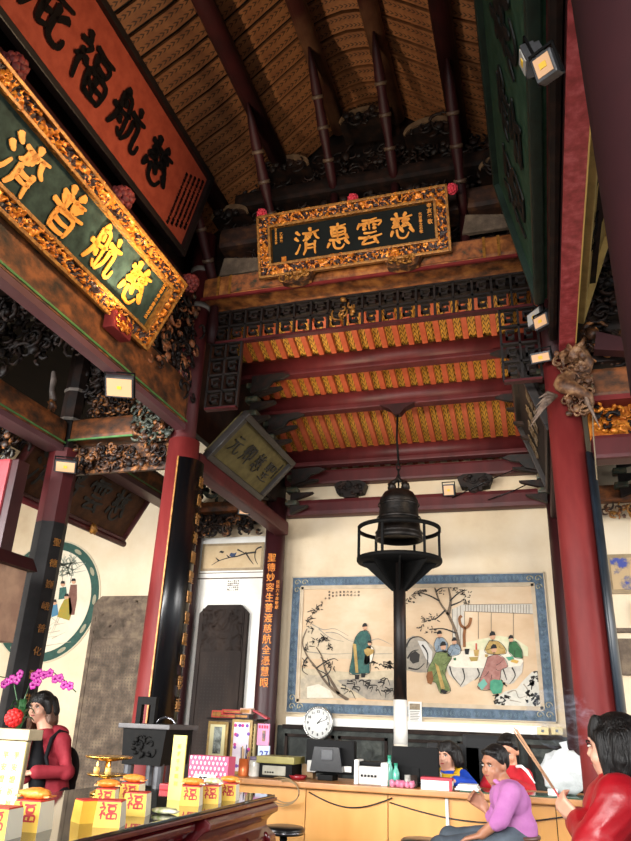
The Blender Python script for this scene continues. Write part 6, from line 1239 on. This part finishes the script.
for k in range(3):
    o_ = V((0, .007*(k-1), 0)); a_ = hp-(tip-hp).normalized()*.05+o_; m = MB(); b_ = tip+o_*2.5+V((.01*(k == 1), 0, .006*k))
    t = thing('incense_stick', 'thin burning incense stick held by the praying woman, %s' % ('nearest the viewer', 'middle of the three', 'farthest from the viewer')[k], 'incense stick', a_); m.tube([a_+(b_-a_)*.3, b_], .0028, 6); m.build('incense', mat('incense_tan', 'b08464', 'c49874', 30, .8), t); MB().tube([a_, a_+(b_-a_)*.3], .002, 6).build('stick_handle', mat('stick_pink', 'c04848', rough=.6), t); MB().ball(b_, .0032, 5).build('ember', mat('ember', 'c8b0a0', rough=.8), t)
# smoke drifting beside the column
m = MB(); c = A(560, 718, 4.6); m.ball((0, 0, 0), 1, 12, 0, (.2, .12, .17), Matrix.Translation(c))
vm = bpy.data.materials.new('smoke'); vm.use_nodes = True; nt = vm.node_tree; nt.nodes.remove(nt.nodes['Principled BSDF']); vs_ = nt.nodes.new('ShaderNodeVolumePrincipled'); vs_.inputs['Color'].default_value = (.7, .78, .95, 1)
tc = nt.nodes.new('ShaderNodeTexCoord'); mp = nt.nodes.new('ShaderNodeMapping'); mp.inputs['Scale'].default_value = (6, 6, 9); ns = nt.nodes.new('ShaderNodeTexNoise'); ns.inputs['Scale'].default_value = 1.6; ns.inputs['Detail'].default_value = 3; ns.inputs['Distortion'].default_value = 1.5
nt.links.new(tc.outputs['Object'], mp.inputs[0]); nt.links.new(mp.outputs[0], ns.inputs['Vector']); rp = nt.nodes.new('ShaderNodeMapRange'); rp.inputs['From Min'].default_value = .52; rp.inputs['From Max'].default_value = .75; rp.inputs['To Max'].default_value = 6
nt.links.new(ns.outputs['Fac'], rp.inputs['Value']); nt.links.new(rp.outputs[0], vs_.inputs['Density']); nt.links.new(vs_.outputs[0], nt.nodes['Material Output'].inputs['Volume'])
o = m.build('incense_smoke', vm); tag(o, 'faint bluish wisp of incense smoke beside the thick right column', 'smoke', None, 'stuff')
# ------------------------------------------------------------------ light
wallbox('unseen_lintel_front', (-7.2, -3.1, 2.9), (4.5, -3.0, 8.3), carved)  # unseen lintel added behind the camera so sky light enters low
wallbox('unseen_ceiling_front', (-7.2, -3.0, 5.0), (4.5, -1.4, 5.1), carved)  # unseen ceiling piece added to shut out light from above
wallbox('unseen_lintel_left', (-7.3, -3, 2.9), (-7.2, 3.2, 5.0), carved)  # unseen lintel added over the left opening to keep daylight low
wallbox('unseen_lintel_right', (4.5, -3, 3.0), (4.6, 8.3, 5.4), carved)  # unseen lintel added on the right, blocks the higher sky light
w = bpy.data.worlds.new('sky'); S.world = w; w.use_nodes = True
bg = w.node_tree.nodes['Background']; bg.inputs[0].default_value = (.88, .94, 1, 1); bg.inputs[1].default_value = 1.0
def area(name, loc, tgt, sx, sy, e, col, spread=180):
    l = bpy.data.lights.new(name, 'AREA'); l.shape = 'RECTANGLE'; l.size = sx; l.size_y = sy; l.energy = e; l.color = col; l.spread = radians(spread)
    o = bpy.data.objects.new(name, l); COL.objects.link(o); o.location = loc; o.rotation_euler = (V(tgt)-V(loc)).to_track_quat('-Z', 'Y').to_euler(); return o
area('daylight_front', (-2.2, -2.8, 2.6), (-2.2, 7, .2), 8, 1.4, 410, (1, .98, .95), 95)
area('daylight_left', (-6.9, .8, 2.6), (-3.6, 7.5, .6), 4, 1.4, 330, (1, .99, .97), 100)
area('daylight_right', (4.3, 5.2, 2.6), (-.5, 7, .6), 4, 1.4, 110, (1, .98, .95), 100)
def spot(name, loc, tgt, e, ang, col=(1, .72, .42), r=.05, blend=.9):
    l = bpy.data.lights.new(name, 'SPOT'); l.energy = e; l.spot_size = radians(ang); l.spot_blend = blend; l.color = col; l.shadow_soft_size = r
    o = bpy.data.objects.new(name, l); COL.objects.link(o); o.location = loc; o.rotation_euler = (V(tgt)-V(loc)).to_track_quat('-Z', 'Y').to_euler()
spot('flood_and_fill_spot', (.05, 3.2, 4.45), (-2.7, 3.0, 4.95), 250, 75)
spot('flood_and_fill_spot', (.05, 3.8, 4.2), (-2.7, 3.0, 4.2), 120, 75)
spot('flood_and_fill_spot', (-1.2, 2.2, 3.4), (-1.3, 5, 5.4), 190, 50, (1, .8, .55))  # fill spot added in mid-air to brighten the centre plaque
spot('flood_and_fill_spot', (-.1, 5.7, 3.7), (-1.2, 6.8, 4.9), 60, 130, (1, .8, .55))  # added uplight for the rafters, no fixture stands here
spot('flood_and_fill_spot', (-2.2, 5.6, 3.9), (-1.3, 6.4, 5.0), 75, 130, (1, .8, .55))  # second added rafter uplight, also without a fixture
spot('flood_and_fill_spot', (-2.5, 3.6, 3.6), (-1.9, 3.3, 6.8), 240, 80, (1, .8, .55))
S.view_settings.view_transform = 'Standard'; S.view_settings.look = 'None'; S.view_settings.exposure = 0; S.view_settings.gamma = 1
S.cycles.use_denoising = True; S.cycles.max_bounces = 6; S.cycles.diffuse_bounces = 4; S.cycles.glossy_bounces = 3; S.cycles.volume_bounces = 0; S.cycles.sample_clamp_indirect = 6

# ------------------------------------------------------------------ groups and sub-parts
GR = {'gift_box': 'yellow gift boxes on the altar table', 'snack_packet': 'snack packets on the altar table', 'floodlight': 'floodlights on the beams and pillars', 'pompom': 'crepe pompoms on the plaques', 'incense_stick': 'incense sticks in the praying hands', 'purlin': 'round purlins under the vault', 'turned_strut': 'turned struts of the truss', 'cross_beam': 'cross beams under the lower roof', 'booklet': 'booklets on the counter', 'bottle': 'green bottles on the counter', 'stool': 'black round stools', 'office_chair': 'office chairs behind the counter', 'packet': 'packets on the small cabinet', 'domed_block': 'domed blocks of the truss', 'bracket_stack': 'bracket stacks carrying beams', 'spandrel': 'spandrels under the lower roof beams', 'hanging_plaque': 'plaques hung in the hall', 'column': 'round temple columns', 'couplet_board': 'couplet boards on the columns', 'person': 'people in the temple', 'wall_socket': 'sockets by the white ledge', 'cup': 'cups on the counter', 'calendar': 'calendars on the counter', 'fretwork_panel': 'fretwork under the painted beam', 'stone_stele': 'stone steles on the back wall', 'bracket_ornament': 'vase brackets on the white strip', 'infill_panel': 'pale infill panels of the truss'}
stem = lambda o: o.name.split('.')[0]
for o in COL.objects:
    if o.parent is None and stem(o) in GR and 'category' in o: o['group'] = GR[stem(o)]
SUB = {'character': 'field', 'inscription': 'field', 'seal': 'field', 'iris': 'eye', 'eyelid': 'eye', 'numeral': 'dial', 'hand': 'dial', 'hub': 'dial', 'led_chip': 'lens', 'button': 'grey_front', 'label_text': 'label_card', 'gilt_edge': 'board', 'flame': 'candle', 'printed_lines': 'card', 'photo_strip': 'card', 'gold_text': 'card', 'caster': 'leg', 'socket_hole': 'plate', 'cap': 'face'}
for o in list(COL.objects):
    s_ = SUB.get(stem(o))
    if s_ and o.parent is not None and o.parent.type == 'EMPTY':
        c = [x for x in o.parent.children if stem(x) == s_]
        if c:
            b0 = V(o.data.vertices[0].co)
            o.parent = min(c, key=lambda x: (V(x.data.vertices[0].co)-b0).length)
for o in COL.objects:
    if o.parent is not None and o.parent.type == 'EMPTY' and stem(o) == 'character' and stem(o.parent) == 'couplet_board':
        c = [x for x in o.parent.children if stem(x) == 'board']
        if c: o.parent = c[0]
